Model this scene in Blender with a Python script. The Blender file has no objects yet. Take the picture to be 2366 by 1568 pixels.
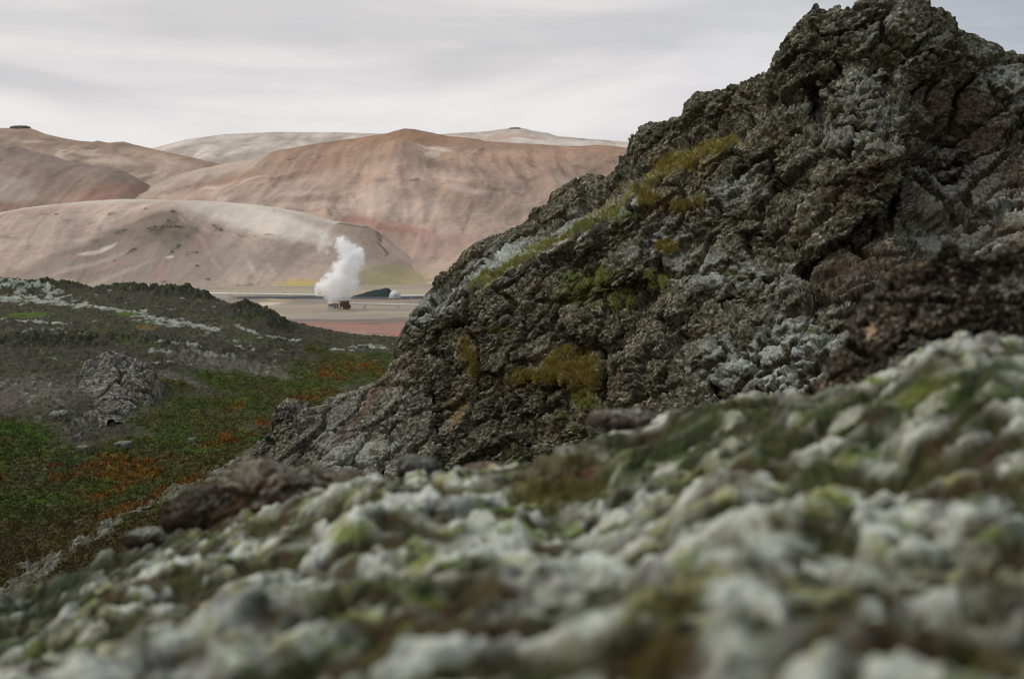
import bpy, math
import numpy as np
from concurrent.futures import ThreadPoolExecutor

# ------------------------------------------------------------------ camera, world, sun, exposure
sc = bpy.context.scene
COL = sc.collection
CAM_Z = 25.0
FOC = 3286.0            # focal length in photo units (frame 2366 wide)
CX, CY = 1183.0, 784.0
PITCH = math.atan(224.0 / FOC)

cam_d = bpy.data.cameras.new("camera")
cam_d.sensor_width = 36.0
cam_d.lens = 50.0
cam_d.clip_start = 0.05
cam_d.clip_end = 20000.0
cam_d.dof.use_dof = True
cam_d.dof.focus_distance = 42.0
cam_d.dof.aperture_fstop = 2.1
cam_d.dof.aperture_blades = 8
cam = bpy.data.objects.new("camera", cam_d)
COL.objects.link(cam)
cam.location = (0, 0, CAM_Z)
cam.rotation_euler = (math.pi / 2 - PITCH, 0, 0)
sc.camera = cam

SUN_EL, SUN_AZ = math.radians(42), math.radians(-75)     # azimuth clockwise from +Y: from the left
world = bpy.data.worlds.new("World")
sc.world = world
world.use_nodes = True


def build_world():
    nt = world.node_tree
    nt.nodes.clear()
    N, L = nt.nodes.new, nt.links.new
    out = N('ShaderNodeOutputWorld'); bg = N('ShaderNodeBackground')
    L(bg.outputs[0], out.inputs[0])
    sky = N('ShaderNodeTexSky'); sky.sky_type = 'NISHITA'; sky.sun_disc = False
    sky.sun_elevation = SUN_EL; sky.sun_rotation = SUN_AZ
    sky.dust_density = 2.0
    skm = N('ShaderNodeVectorMath'); skm.operation = 'SCALE'; skm.inputs[3].default_value = 0.10
    L(sky.outputs[0], skm.inputs[0])
    tc = N('ShaderNodeTexCoord')
    sep = N('ShaderNodeSeparateXYZ'); L(tc.outputs['Generated'], sep.inputs[0])

    def math_(op, a, b=None, c=None):
        m = N('ShaderNodeMath'); m.operation = op
        for i, v in enumerate((a, b, c)):
            if v is None: continue
            if isinstance(v, (int, float)): m.inputs[i].default_value = v
            else: L(v, m.inputs[i])
        return m.outputs[0]

    def noise(sx, sy, sz, scale, detail, off=(0, 0, 0), dist=0.0):
        mp = N('ShaderNodeMapping'); mp.inputs['Scale'].default_value = (sx, sy, sz)
        mp.inputs['Location'].default_value = off
        L(tc.outputs['Generated'], mp.inputs[0])
        n = N('ShaderNodeTexNoise'); n.inputs['Scale'].default_value = scale
        n.inputs['Detail'].default_value = detail; n.inputs['Distortion'].default_value = dist
        L(mp.outputs[0], n.inputs['Vector'])
        return n.outputs['Fac']

    def ramp(v, stops):
        r = N('ShaderNodeValToRGB'); L(v, r.inputs[0])
        e = r.color_ramp.elements
        while len(e) < len(stops): e.new(0.5)
        for el, (p, c) in zip(e, stops): el.position = p; el.color = (*c, 1)
        return r.outputs[0]

    def mix(f, a, b, mode='MIX'):
        m = N('ShaderNodeMix'); m.data_type = 'RGBA'; m.blend_type = mode
        for s, v in ((m.inputs[0], f), (m.inputs[6], a), (m.inputs[7], b)):
            if isinstance(v, (int, float)): s.default_value = v
            elif isinstance(v, tuple): s.default_value = (*v, 1)
            else: L(v, s)
        return m.outputs[2]

    z = sep.outputs[2]
    # stratus deck: brightest along the horizon, thinner greys above, bright zenith
    base = ramp(z, [(0.0, (0.85, 0.81, 0.805)), (0.085, (0.85, 0.82, 0.82)), (0.17, (0.85, 0.82, 0.81)), (0.45, (0.90, 0.89, 0.87)), (1.0, (1.5, 1.49, 1.44))])
    band = noise(1.3, 1.3, 6.5, 2.6, 8.0, (3.1, 1.7, 0.4), 0.6)
    bm = ramp(band, [(0.43, (0, 0, 0)), (0.66, (1, 1, 1))])
    c1 = mix(math_('MULTIPLY', bm, 0.75), base, mix(1.0, base, (0.70, 0.72, 0.74), 'MULTIPLY'))
    fine = noise(2.6, 2.6, 15.0, 2.8, 8.0, (0.3, 5.0, 2.2), 0.9)
    fm = ramp(fine, [(0.42, (0, 0, 0)), (0.7, (1, 1, 1))])
    c2 = mix(math_('MULTIPLY', fm, 0.30), c1, mix(1.0, c1, (0.80, 0.81, 0.825), 'MULTIPLY'))
    # bluer, darker cloud towards the right and high up
    r_ = math_('MULTIPLY_ADD', sep.outputs[0], 3.2, -0.18)
    zz = math_('MULTIPLY', z, 5.5)
    rr = math_('MULTIPLY', r_, zz)
    rc = N('ShaderNodeClamp'); L(rr, rc.inputs[0])
    c3 = mix(rc.outputs[0], c2, mix(1.0, c2, (0.50, 0.60, 0.72), 'MULTIPLY'))
    gap = noise(1.5, 1.5, 9.0, 3.0, 4.0, (7.0, 2.0, 1.0))
    gm = ramp(gap, [(0.60, (1, 1, 1)), (0.78, (0.8, 0.8, 0.8))])
    fin = mix(gm, skm.outputs[0], c3)
    L(fin, bg.inputs[0]); bg.inputs[1].default_value = 1.0


build_world()

sun_d = bpy.data.lights.new("sun", 'SUN')
sun_d.energy = 1.5
sun_d.angle = math.radians(14)
sun_d.color = (1.0, 0.97, 0.93)
sun = bpy.data.objects.new("sun", sun_d)
COL.objects.link(sun)
sun.rotation_euler = (math.pi / 2 - SUN_EL, 0, math.pi - SUN_AZ)   # light arrives from the left, above
sc.view_settings.view_transform = 'Standard'
sc.view_settings.look = 'None'
sc.view_settings.exposure = 0.0
sc.view_settings.gamma = 1.0
sc.cycles.use_denoising = True
sc.cycles.denoiser = 'OPENIMAGEDENOISE'
sc.cycles.denoising_input_passes = 'RGB_ALBEDO_NORMAL'
sc.cycles.denoising_prefilter = 'ACCURATE'
sc.cycles.pixel_filter_type = 'BLACKMAN_HARRIS'
sc.cycles.filter_width = 1.1
sc.cycles.max_bounces = 12
sc.cycles.diffuse_bounces = 3
sc.cycles.volume_bounces = 10
sc.cycles.volume_step_rate = 0.5
sc.cycles.volume_max_steps = 256


# ------------------------------------------------------------------ helpers
SP, CP = math.sin(PITCH), math.cos(PITCH)


def at(px, py, Y):
    """world point seen at photo position (px,py) whose depth along +Y is Y"""
    x = (np.asarray(px, float) - CX) / FOC; y = -(np.asarray(py, float) - CY) / FOC
    dy = CP + y * SP; dz = -SP + y * CP
    s = np.asarray(Y, float) / dy
    return np.stack(np.broadcast_arrays(x * s, np.asarray(Y, float) + 0 * s, CAM_Z + dz * s), -1)


def proj(P):
    x = P[..., 0]; y = P[..., 1]; z = P[..., 2] - CAM_Z
    f = y * CP - z * SP; u = y * SP + z * CP
    f = np.where(f > 0.01, f, 0.01)
    return CX + FOC * x / f, CY - FOC * u / f


def _hash(ix, iy, iz, seed):
    h = (ix.astype(np.uint32) * np.uint32(374761393) + iy.astype(np.uint32) * np.uint32(668265263)
         + iz.astype(np.uint32) * np.uint32(2147483647) + np.uint32(seed * 974634777 % 4294967296))
    h = (h ^ (h >> np.uint32(13))) * np.uint32(1274126177)
    h = (h ^ (h >> np.uint32(16))) * np.uint32(2246822519)
    return h ^ (h >> np.uint32(15))


_G = np.array([[1, 1, 0], [-1, 1, 0], [1, -1, 0], [-1, -1, 0], [1, 0, 1], [-1, 0, 1], [1, 0, -1], [-1, 0, -1],
               [0, 1, 1], [0, -1, 1], [0, 1, -1], [0, -1, -1], [1, 1, 0], [-1, 1, 0], [0, -1, 1], [0, -1, -1]], np.float32)


_POOL = ThreadPoolExecutor(4)


def _chunks(fn, P, nout):
    sh = P.shape[:-1]; P = np.ascontiguousarray(P.reshape(-1, 3)); n = len(P); step = 16384
    outs = [np.empty(n, np.float32) for _ in range(nout)]
    def job(a):
        r = fn(P[a:a + step])
        for o, v in zip(outs, r): o[a:a + step] = v
    list(_POOL.map(job, range(0, n, step)))
    return [o.reshape(sh) for o in outs]


def perlin(P, seed=0):
    return _chunks(lambda Q: (_perlin(Q, seed),), P, 1)[0]


def _perlin(P, seed=0):
    """gradient noise, about -1..1, P (...,3)"""
    sh = P.shape[:-1]
    i = np.floor(P).astype(np.int64); f = (P - i).astype(np.float32)
    w = f * f * f * (f * (f * 6 - 15) + 10)
    i = (i & 0xffffffff)
    out = np.zeros(len(P), np.float32)
    for dx in (0, 1):
        wx = w[:, 0] if dx else 1 - w[:, 0]
        for dy in (0, 1):
            wy = w[:, 1] if dy else 1 - w[:, 1]
            for dz in (0, 1):
                wz = w[:, 2] if dz else 1 - w[:, 2]
                g = _G[_hash(i[:, 0] + dx, i[:, 1] + dy, i[:, 2] + dz, seed) & np.uint32(15)]
                d = g[:, 0] * (f[:, 0] - dx) + g[:, 1] * (f[:, 1] - dy) + g[:, 2] * (f[:, 2] - dz)
                out += wx * wy * wz * d
    return (out * 1.1).reshape(sh)


def fbm(P, scale, octs=4, seed=0, gain=0.5, lac=2.03, kind='n'):
    a, s, tot, out = 1.0, scale, 0.0, 0
    for k in range(octs):
        n = perlin(P * s + 17.3 * k, seed + k)
        if kind == 'r': n = 1 - 2.2 * np.abs(n)       # ridged
        elif kind == 'b': n = 2.2 * np.abs(n) - 0.6   # billow
        out = out + a * n; tot += a; a *= gain; s *= lac
    return out / tot


def cell(P, scale, seed=0):
    """worley: distance to nearest and second point, random number of the nearest cell"""
    return _chunks(lambda Q: _cell(Q * scale, seed), P, 3)


def _cell(Q, seed):
    i = np.floor(Q).astype(np.int64); f = (Q - i).astype(np.float32); i &= 0xffffffff
    ax = [(i[:, 0] + d).astype(np.uint32) * np.uint32(374761393) for d in (-1, 0, 1)]
    ay = [(i[:, 1] + d).astype(np.uint32) * np.uint32(668265263) for d in (-1, 0, 1)]
    az = [(i[:, 2] + d).astype(np.uint32) * np.uint32(2147483647) + np.uint32(seed * 974634777 % 4294967296) for d in (-1, 0, 1)]
    best = np.full(len(Q), 9.0, np.float32); sec = best.copy(); rid = np.zeros(len(Q), np.uint32)
    k = np.float32(1 / 1023.)
    for dx in range(3):
        for dy in range(3):
            axy = ax[dx] + ay[dy]
            for dz in range(3):
                h = axy + az[dz]
                h = (h ^ (h >> np.uint32(13))) * np.uint32(1274126177)
                h = (h ^ (h >> np.uint32(16))) * np.uint32(2246822519); h ^= h >> np.uint32(15)
                ox = (h & np.uint32(1023)).astype(np.float32) * k + (dx - 1) - f[:, 0]
                oy = ((h >> np.uint32(10)) & np.uint32(1023)).astype(np.float32) * k + (dy - 1) - f[:, 1]
                oz = ((h >> np.uint32(20)) & np.uint32(1023)).astype(np.float32) * k + (dz - 1) - f[:, 2]
                d = ox * ox + oy * oy + oz * oz
                m = d < best
                sec = np.where(m, best, np.minimum(sec, d)); rid = np.where(m, h, rid); best = np.where(m, d, best)
    r = ((rid * np.uint32(2654435761)) >> np.uint32(24)).astype(np.float32) / 255.
    return np.sqrt(best), np.sqrt(sec), r


def sstep(a, b, x):
    t = np.clip((x - a) / (b - a), 0, 1)
    return t * t * (3 - 2 * t)


def tps(pts, vals, lam=1e-4):
    pts = np.asarray(pts, float); vals = np.asarray(vals, float); n = len(pts)
    def k(r2): return 0.5 * r2 * np.log(r2 + 1e-12)
    d2 = ((pts[:, None] - pts[None]) ** 2).sum(-1)
    A = np.zeros((n + 3, n + 3)); A[:n, :n] = k(d2) + lam * np.eye(n)
    A[:n, n] = 1; A[:n, n + 1:] = pts; A[n, :n] = 1; A[n + 1:, :n] = pts.T
    w = np.linalg.solve(A, np.concatenate([vals, np.zeros(3)]))
    def f(Q):
        sh = Q.shape[:-1]; Q = Q.reshape(-1, 2); out = np.empty(len(Q))
        def job(a):
            q = Q[a:a + 4096]
            out[a:a + 4096] = k((q[:, None, 0] - pts[None, :, 0]) ** 2 + (q[:, None, 1] - pts[None, :, 1]) ** 2) @ w[:n] + w[n] + q @ w[n + 1:]
        list(_POOL.map(job, range(0, len(Q), 4096)))
        return out.reshape(sh)
    return f


def lerpc(a, b, m):
    m = np.asarray(m)[..., None]
    return a * (1 - m) + np.asarray(b, float) * m


def grid_normals(P):
    du = np.gradient(P, axis=1); dv = np.gradient(P, axis=0)
    n = np.cross(du, dv); n /= np.linalg.norm(n, axis=-1, keepdims=True) + 1e-12
    return n


def boxblur(N, r):
    for ax in (0, 1, 0, 1):
        pad = [(0, 0)] * 3; pad[ax] = (r + 1, r)
        cs = np.cumsum(np.pad(N, pad, mode='edge'), axis=ax); n_ = N.shape[ax]
        N = (np.take(cs, np.arange(2 * r + 1, 2 * r + 1 + n_), ax) - np.take(cs, np.arange(0, n_), ax)) / (2 * r + 1)
    return N / (np.linalg.norm(N, axis=-1, keepdims=True) + 1e-9)


def link(name, me, mat=None, parent=None, label=None, cat=None, group=None, kind=None, loc=None):
    o = bpy.data.objects.new(name, me); COL.objects.link(o)
    if mat: me.materials.append(mat)
    if parent: o.parent = parent
    if loc is not None: o.location = loc
    tag(o, label, cat, group, kind)
    return o


def tag(o, label=None, cat=None, group=None, kind=None):
    if label: o['label'] = label
    if cat: o['category'] = cat
    if group: o['group'] = group
    if kind: o['kind'] = kind
    return o


def mesh_arrays(name, V, F, col=None, smooth=True):
    """V (n,3), F (m,k) with k = 3 or 4"""
    me = bpy.data.meshes.new(name)
    V = np.ascontiguousarray(V, np.float32); F = np.ascontiguousarray(F, np.int32); k = F.shape[1]
    me.vertices.add(len(V)); me.vertices.foreach_set('co', V.ravel())
    me.loops.add(F.size); me.loops.foreach_set('vertex_index', F.ravel())
    me.polygons.add(len(F)); me.polygons.foreach_set('loop_start', np.arange(0, F.size, k, dtype=np.int32))
    me.polygons.foreach_set('use_smooth', np.full(len(F), smooth))
    me.update(calc_edges=True)
    if col is not None:
        c = np.ones((len(V), 4), np.float32); c[:, :col.shape[1]] = col
        a = me.color_attributes.new('Col', 'FLOAT_COLOR', 'POINT'); a.data.foreach_set('color', c.ravel())
    return me


def grid_faces(nv, nu):
    i = np.arange(nv * nu).reshape(nv, nu)
    return np.stack([i[:-1, :-1], i[:-1, 1:], i[1:, 1:], i[1:, :-1]], -1).reshape(-1, 4)


class MB:
    """collects simple shaped solids for one mesh"""
    def __init__(s): s.v = []; s.f = []
    def add(s, vs, fs):
        b = len(s.v); s.v += [tuple(v) for v in vs]; s.f += [tuple(i + b for i in f) for f in fs]; return s
    def box(s, x0, x1, y0, y1, z0, z1):
        return s.add([(x0, y0, z0), (x1, y0, z0), (x1, y1, z0), (x0, y1, z0), (x0, y0, z1), (x1, y0, z1), (x1, y1, z1), (x0, y1, z1)],
                     [(0, 3, 2, 1), (4, 5, 6, 7), (0, 1, 5, 4), (1, 2, 6, 5), (2, 3, 7, 6), (3, 0, 4, 7)])
    def tube(s, pts, r, n=10, cap=True):
        pts = [np.array(p, float) for p in pts]; rings = []
        for i, p in enumerate(pts):
            d = pts[min(i + 1, len(pts) - 1)] - pts[max(i - 1, 0)]; d /= np.linalg.norm(d) + 1e-9
            a = np.cross(d, (0, 0, 1)) if abs(d[2]) < 0.9 else np.cross(d, (1, 0, 0)); a /= np.linalg.norm(a); b = np.cross(d, a)
            rr = r[i] if isinstance(r, (list, tuple)) else r
            rings.append([p + rr * (math.cos(t) * a + math.sin(t) * b) for t in np.linspace(0, 2 * math.pi, n, endpoint=False)])
        fs = []
        for i in range(len(pts) - 1):
            for j in range(n): fs.append((i * n + j, i * n + (j + 1) % n, (i + 1) * n + (j + 1) % n, (i + 1) * n + j))
        if cap: fs += [tuple(range(n))[::-1], tuple((len(pts) - 1) * n + j for j in range(n))]
        return s.add([p for r_ in rings for p in r_], fs)
    def build(s, name, mat, parent=None, **kw):
        me = bpy.data.meshes.new(name); me.from_pydata(s.v, [], s.f); me.update()
        return link(name, me, mat, parent, **kw)


def empty(name, loc, **kw):
    o = bpy.data.objects.new(name, None); COL.objects.link(o); o.location = loc
    return tag(o, **kw)


# ------------------------------------------------------------------ materials
def mat_vcol(name, scale, var=0.35, speck=None, rough=0.95, bump=0.3, bscale=None, bdist=0.02, scale2=None):
    """surface whose own colour sits in the attribute Col, broken up by procedural noise"""
    m = bpy.data.materials.new(name); m.use_nodes = True
    nt = m.node_tree; N, L = nt.nodes.new, nt.links.new
    bs = nt.nodes['Principled BSDF']; bs.inputs['Roughness'].default_value = rough
    bs.inputs['Specular IOR Level'].default_value = 0.15
    at_ = N('ShaderNodeAttribute'); at_.attribute_name = 'Col'
    tc = N('ShaderNodeTexCoord')
    n1 = N('ShaderNodeTexNoise'); n1.inputs['Scale'].default_value = scale; n1.inputs['Detail'].default_value = 8; n1.inputs['Roughness'].default_value = 0.65
    L(tc.outputs['Object'], n1.inputs['Vector'])
    mr = N('ShaderNodeMapRange'); mr.inputs[1].default_value = 0.3; mr.inputs[2].default_value = 0.7
    mr.inputs[3].default_value = 1 - var; mr.inputs[4].default_value = 1 + var
    L(n1.outputs['Fac'], mr.inputs[0])
    mx = N('ShaderNodeVectorMath'); mx.operation = 'SCALE'
    L(at_.outputs['Color'], mx.inputs[0]); L(mr.outputs[0], mx.inputs[3])
    res = mx.outputs[0]
    if speck:
        v = N('ShaderNodeTexNoise'); v.inputs['Scale'].default_value = speck[0]; v.inputs['Detail'].default_value = 3
        L(tc.outputs['Object'], v.inputs['Vector'])
        r = N('ShaderNodeMapRange'); r.inputs[1].default_value = speck[1]; r.inputs[2].default_value = speck[1] + 0.06
        L(v.outputs['Fac'], r.inputs[0])
        mm = N('ShaderNodeMix'); mm.data_type = 'RGBA'; L(r.outputs[0], mm.inputs[0]); L(res, mm.inputs[6]); mm.inputs[7].default_value = (*speck[2], 1)
        res = mm.outputs[2]
    L(res, bs.inputs['Base Color'])
    if bump:
        nb = N('ShaderNodeTexNoise'); nb.inputs['Scale'].default_value = bscale or scale * 2; nb.inputs['Detail'].default_value = 6; nb.inputs['Roughness'].default_value = 0.7
        L(tc.outputs['Object'], nb.inputs['Vector'])
        b = N('ShaderNodeBump'); b.inputs['Strength'].default_value = bump; b.inputs['Distance'].default_value = bdist
        L(nb.outputs['Fac'], b.inputs['Height']); L(b.outputs[0], bs.inputs['Normal'])
    return m


def mat_plain(name, col, rough=0.6, scale=2.0, var=0.2, metal=0.0):
    m = bpy.data.materials.new(name); m.use_nodes = True
    nt = m.node_tree; N, L = nt.nodes.new, nt.links.new
    bs = nt.nodes['Principled BSDF']; bs.inputs['Roughness'].default_value = rough; bs.inputs['Metallic'].default_value = metal
    tc = N('ShaderNodeTexCoord'); n1 = N('ShaderNodeTexNoise'); n1.inputs['Scale'].default_value = scale; n1.inputs['Detail'].default_value = 5
    L(tc.outputs['Object'], n1.inputs['Vector'])
    r = N('ShaderNodeValToRGB'); L(n1.outputs['Fac'], r.inputs[0])
    r.color_ramp.elements[0].position = 0.3; r.color_ramp.elements[1].position = 0.7
    r.color_ramp.elements[0].color = (*[c * (1 - var) for c in col], 1); r.color_ramp.elements[1].color = (*[min(1, c * (1 + var)) for c in col], 1)
    L(r.outputs[0], bs.inputs['Base Color'])
    return m


# ------------------------------------------------------------------ patches of colour that belong to a surface
class Patches:
    """finds where a feature of the photo lies on the surface, then works in metres on that surface"""
    def __init__(s, P, plane='xz', warp=0.0, wscale=1.0, seed=3, stride=3):
        s.P = P; s.plane = plane
        Q = P[::stride, ::stride].reshape(-1, 3); s.Q = Q
        s.qx, s.qy = proj(Q)
        s.A = P[..., 0].copy(); s.B = P[..., 2 if plane == 'xz' else 1].copy()
        if warp:
            s.A = s.A + warp * fbm(P, wscale, 4, seed); s.B = s.B + warp * fbm(P, wscale, 4, seed + 9)
    def find(s, px, py):
        d = (s.qx - px) ** 2 + (s.qy - py) ** 2
        c = np.argsort(d)[:6]
        return s.Q[c[np.argmin(s.Q[c, 1])]]
    def spot(s, px, py, rx, ry, ang=0.0, soft=0.5):
        c = s.find(px, py); k = c[1] / FOC
        if s.plane == 'xz':
            a, b = c[0], c[2]; ra, rb = rx * k, ry * k
        else:
            a, b = c[0], c[1]; ra = rx * k
            y1 = s.find(px, py - ry)[1]; y2 = s.find(px, py + ry)[1]; rb = max(abs(y1 - y2) / 2, ra * 0.25)
        ca, sa = math.cos(math.radians(ang)), math.sin(math.radians(ang))
        u = (s.A - a); v = (s.B - b)
        uu = (u * ca + v * sa) / ra; vv = (-u * sa + v * ca) / rb
        r = np.sqrt(uu * uu + vv * vv)
        return 1 - sstep(1 - soft, 1 + soft, r)
    def line(s, pts, w, soft=0.6, ys=1.0):
        out = 0
        W = [s.find(*p) for p in pts]; bi = 2 if s.plane == 'xz' else 1
        for p, q in zip(W[:-1], W[1:]):
            a = np.array([p[0], p[bi]]); b = np.array([q[0], q[bi]]); d = b - a; k = 0.5 * (p[1] + q[1]) / FOC
            t = np.clip(((s.A - a[0]) * d[0] + (s.B - a[1]) * d[1]) / (d @ d + 1e-9), 0, 1)
            r = np.hypot(s.A - a[0] - t * d[0], (s.B - a[1] - t * d[1]) / ys) / (w * k)
            out = np.maximum(out, 1 - sstep(1 - soft, 1 + soft, r))
        return out


# ------------------------------------------------------------------ hills
M_hill = mat_vcol('hill_soil', 0.02, 0.13, rough=1.0, bump=0.35, bscale=0.12, bdist=3.0)


def hill(name, crest, Yc, Wf, Wb, x0, x1, nx, ny, seed, col, paint=None, shape=None, lumps=1.0, label=None, prof=(0.55, 1.5), rough=0.4):
    cp = np.array(crest, float); W = at(cp[:, 0], cp[:, 1], Yc)
    X = np.linspace(x0, x1, nx)
    zc = np.interp(X, W[:, 0], W[:, 2])
    nb = ny // 4
    t = np.concatenate([np.linspace(-Wb, 0, nb, endpoint=False) / Wb, np.linspace(0, 1, ny)])   # <0 behind, >0 front
    T, XX = np.meshgrid(t, X, indexing='ij'); ZC = np.broadcast_to(zc, T.shape)
    YY = np.where(T < 0, Yc - T * Wb, Yc - T * Wf)
    w, e = prof
    pf = w * (0.5 + 0.5 * np.cos(np.pi * np.clip(T, 0, 1))) + (1 - w) * (1 - np.clip(T, 0, 1)) ** e
    pb = 1 - 0.8 * sstep(0, 1, -T)
    Z = np.where(T < 0, ZC * pb, (ZC + 3) * pf - 3)
    P = np.stack([XX, YY, Z], -1)
    S = np.sin(np.pi * np.clip(T, 0, 1)) ** 0.8
    low = fbm(P * (1, 1, 0), 1 / 210., 4, seed)
    gp = P * (1, 0.22, 0); gp[..., 0] += 17 * perlin(P * (1 / 150., 1 / 150., 0), seed + 3)
    gul = fbm(gp, 1 / 46., 4, seed + 20, kind='r')
    gul2 = fbm(gp * (1, 0.8, 1) + 9.1, 1 / 17., 4, seed + 26, kind='r')
    P[..., 2] += S * lumps * (ZC * 0.12 * low + ZC * 0.050 * (gul - 0.3) + ZC * 0.014 * gul2)
    if shape is not None: shape(P, T)
    P[..., 2] += rough * fbm(P * (1, 1, 0), 1 / 9., 3, seed + 40) * np.clip(1 - T, 0.2, 1)
    pt = Patches(P, 'xz', warp=7 * Yc / 1300, wscale=1 / 60., seed=seed)
    C = np.broadcast_to(np.array(col, float), P.shape).copy()
    st = fbm(gp, 1 / 30., 5, seed + 50)                    # downslope streaks of scree
    bl = fbm(P, 1 / 120., 5, seed + 60)
    C = C * (1 + 0.42 * st + 0.45 * bl)[..., None]
    scree_ = sstep(0.12, 0.38, fbm(gp * (1, 1.6, 1), 1 / 42., 5, seed + 80, gain=0.6)); C = lerpc(C, C * (1.28, 1.32, 1.36), scree_)
    dkp = sstep(0.26, 0.42, fbm(P, 1 / 26., 5, seed + 82, gain=0.62)); C = lerpc(C, C * 0.62, dkp * 0.7)
    fs = fbm(gp * (1, 0.7, 1), 1 / 7., 4, seed + 55); fn = fbm(P, 1 / 5., 3, seed + 56)
    fe = sstep(0.1, 0.35, fbm(gp * (1.3, 0.5, 1), 1 / 16., 5, seed + 57, gain=0.65))
    C = C * (1 + 0.22 * fs + 0.22 * fn - 0.20 * fe)[..., None]
    rd = sstep(0.1, 0.6, fbm(P * (1, 0.6, 1), 1 / 95., 5, seed + 70))
    C = lerpc(C, C * (1.0, 0.94, 0.90), rd)
    if paint: C = paint(P, T, pt, C)
    me = mesh_arrays(name, P.reshape(-1, 3), grid_faces(*T.shape)[:, ::-1], np.clip(C, 0.01, 0.9).reshape(-1, 3))
    return link(name, me, M_hill, kind='structure', label=label)


CREAM = (0.50, 0.41, 0.33); BROWN = (0.33, 0.20, 0.135); GREYB = (0.30, 0.25, 0.22); RED = (0.33, 0.155, 0.12); PINK = (0.47, 0.33, 0.28)


def paint_main(P, T, pt, C):
    top = sstep(0.55, 0.0, T) * sstep(430, 800, proj(P)[0] * 0 + (P[..., 0] * FOC / 1350 + CX))
    C = lerpc(C, C * (0.80, 0.68, 0.58), top * 0.9)
    C = lerpc(C, (0.27, 0.155, 0.09), pt.spot(940, 312, 130, 18) * 0.75)
    for a in ((1005, 338, 34, 6, -8), (1000, 350, 12, 10, 0), (488, 428, 24, 4, 0), (508, 459, 13, 5, 0)):
        C = lerpc(C, CREAM, pt.spot(*a) * 0.85)
    C = lerpc(C, CREAM, pt.line([(548, 430), (575, 412), (617, 396)], 3.5) * 0.6)
    C = lerpc(C, CREAM, pt.line([(560, 447), (600, 425), (620, 408)], 2.5) * 0.4)
    C = lerpc(C, (0.29, 0.18, 0.12), pt.spot(530, 409, 70, 14, 8) * 0.7)
    for a in ((960, 478, 80, 20, -5), (1072, 436, 50, 9, -10), (873, 452, 28, 30, 30), (700, 440, 60, 8, 5), (620, 470, 90, 8, 0), (760, 470, 80, 8, 0)):
        C = lerpc(C, (0.46, 0.355, 0.285), pt.spot(*a) * 0.5)
    for a in ((1050, 390, 85, 18, -12), (886, 409, 20, 9), (1155, 432, 16, 6), (1195, 446, 16, 5), (1330, 383, 12, 7), (700, 400, 60, 10, 10), (930, 640, 120, 12, 0)):
        C = lerpc(C, C * (0.66, 0.66, 0.68), pt.spot(*a) * 0.7)
    for a in ((953, 416, 11, 3), (995, 382, 6, 2), (1030, 425, 4, 2), (1055, 552, 3, 2)):
        C = lerpc(C, (0.14, 0.11, 0.09), pt.spot(*a) * 0.8)
    for a in ((903, 509, 14, 4, -10), (956, 532, 50, 11, -8), (830, 507, 38, 7, -4), (880, 522, 60, 9, -8), (800, 520, 30, 6)):
        C = lerpc(C, RED, pt.spot(*a) * 0.6)
    C = lerpc(C, (0.34, 0.22, 0.175), pt.spot(990, 560, 120, 26) * 0.6)
    C = lerpc(C, (0.25, 0.18, 0.14), pt.line([(1243, 385), (1235, 402), (1250, 425), (1268, 464)], 2.0) * 0.5)
    C = lerpc(C, (0.46, 0.37, 0.30), pt.line([(365, 428), (450, 396), (590, 371)], 24) * 0.6)
    C = lerpc(C, (0.40, 0.30, 0.24), pt.line([(480, 470), (650, 440), (760, 400)], 22) * 0.35)
    gr = pt.spot(905, 655, 110, 26, 6)
    C = lerpc(C, (0.33, 0.28, 0.13), gr * 0.75)
    C = lerpc(C, (0.42, 0.30, 0.09), pt.line([(820, 668), (860, 650), (905, 632)], 7) * 0.7)
    C = lerpc(C, (0.19, 0.22, 0.09), pt.spot(850, 640, 34, 9, 25) * 0.6)
    C = lerpc(C, (0.55, 0.42, 0.34), pt.line([(960, 643), (1030, 638)], 3) * 0.6)
    return C


def shape_main(P, T):
    # smaller knob on the crest and the bench above the steam
    k = np.exp(-((P[..., 0] + 40) / 16) ** 2 - ((T - 0.03) / 0.05) ** 2) * 2.0
    P[..., 2] += k


hill('distant_plateau', [(-300, 400), (200, 380), (350, 343), (430, 322), (520, 310), (640, 305), (790, 306), (880, 309), (990, 312), (1080, 306), (1130, 303), (1165, 298),
     (1180, 296.5), (1212, 296.5), (1226, 301), (1270, 308), (1285, 314), (1350, 320), (1460, 329), (1700, 340), (2100, 350), (2800, 380)],
     2400, 900, 600, -1500, 1500, 420, 120, 11, (0.43, 0.365, 0.31),
     paint=lambda P, T, pt, C: lerpc(lerpc(lerpc(C, (0.40, 0.28, 0.22), pt.spot(1195, 303, 85, 8) * 0.85), (0.56, 0.49, 0.42), pt.spot(1240, 322, 140, 8) * 0.6),
                                     (0.33, 0.26, 0.22), pt.spot(1170, 318, 30, 4) * 0.6),
     label='pale distant plateau on the skyline', prof=(0.2, 1.2))


def paint_left(P, T, pt, C):
    C = lerpc(C, C * (0.86, 0.80, 0.74), sstep(0.25, 0.0, T) * 0.8)
    for a in ((75, 318, 20, 7), (140, 355, 50, 5, -25), (200, 345, 40, 4, -8), (250, 370, 60, 6, -6)):
        C = lerpc(C, CREAM, pt.spot(*a) * 0.55)
    for a in ((290, 352, 12, 3), (345, 402, 12, 4, 20), (270, 392, 10, 3)):
        C = lerpc(C, (0.17, 0.12, 0.10), pt.spot(*a) * 0.7)
    return C


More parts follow.
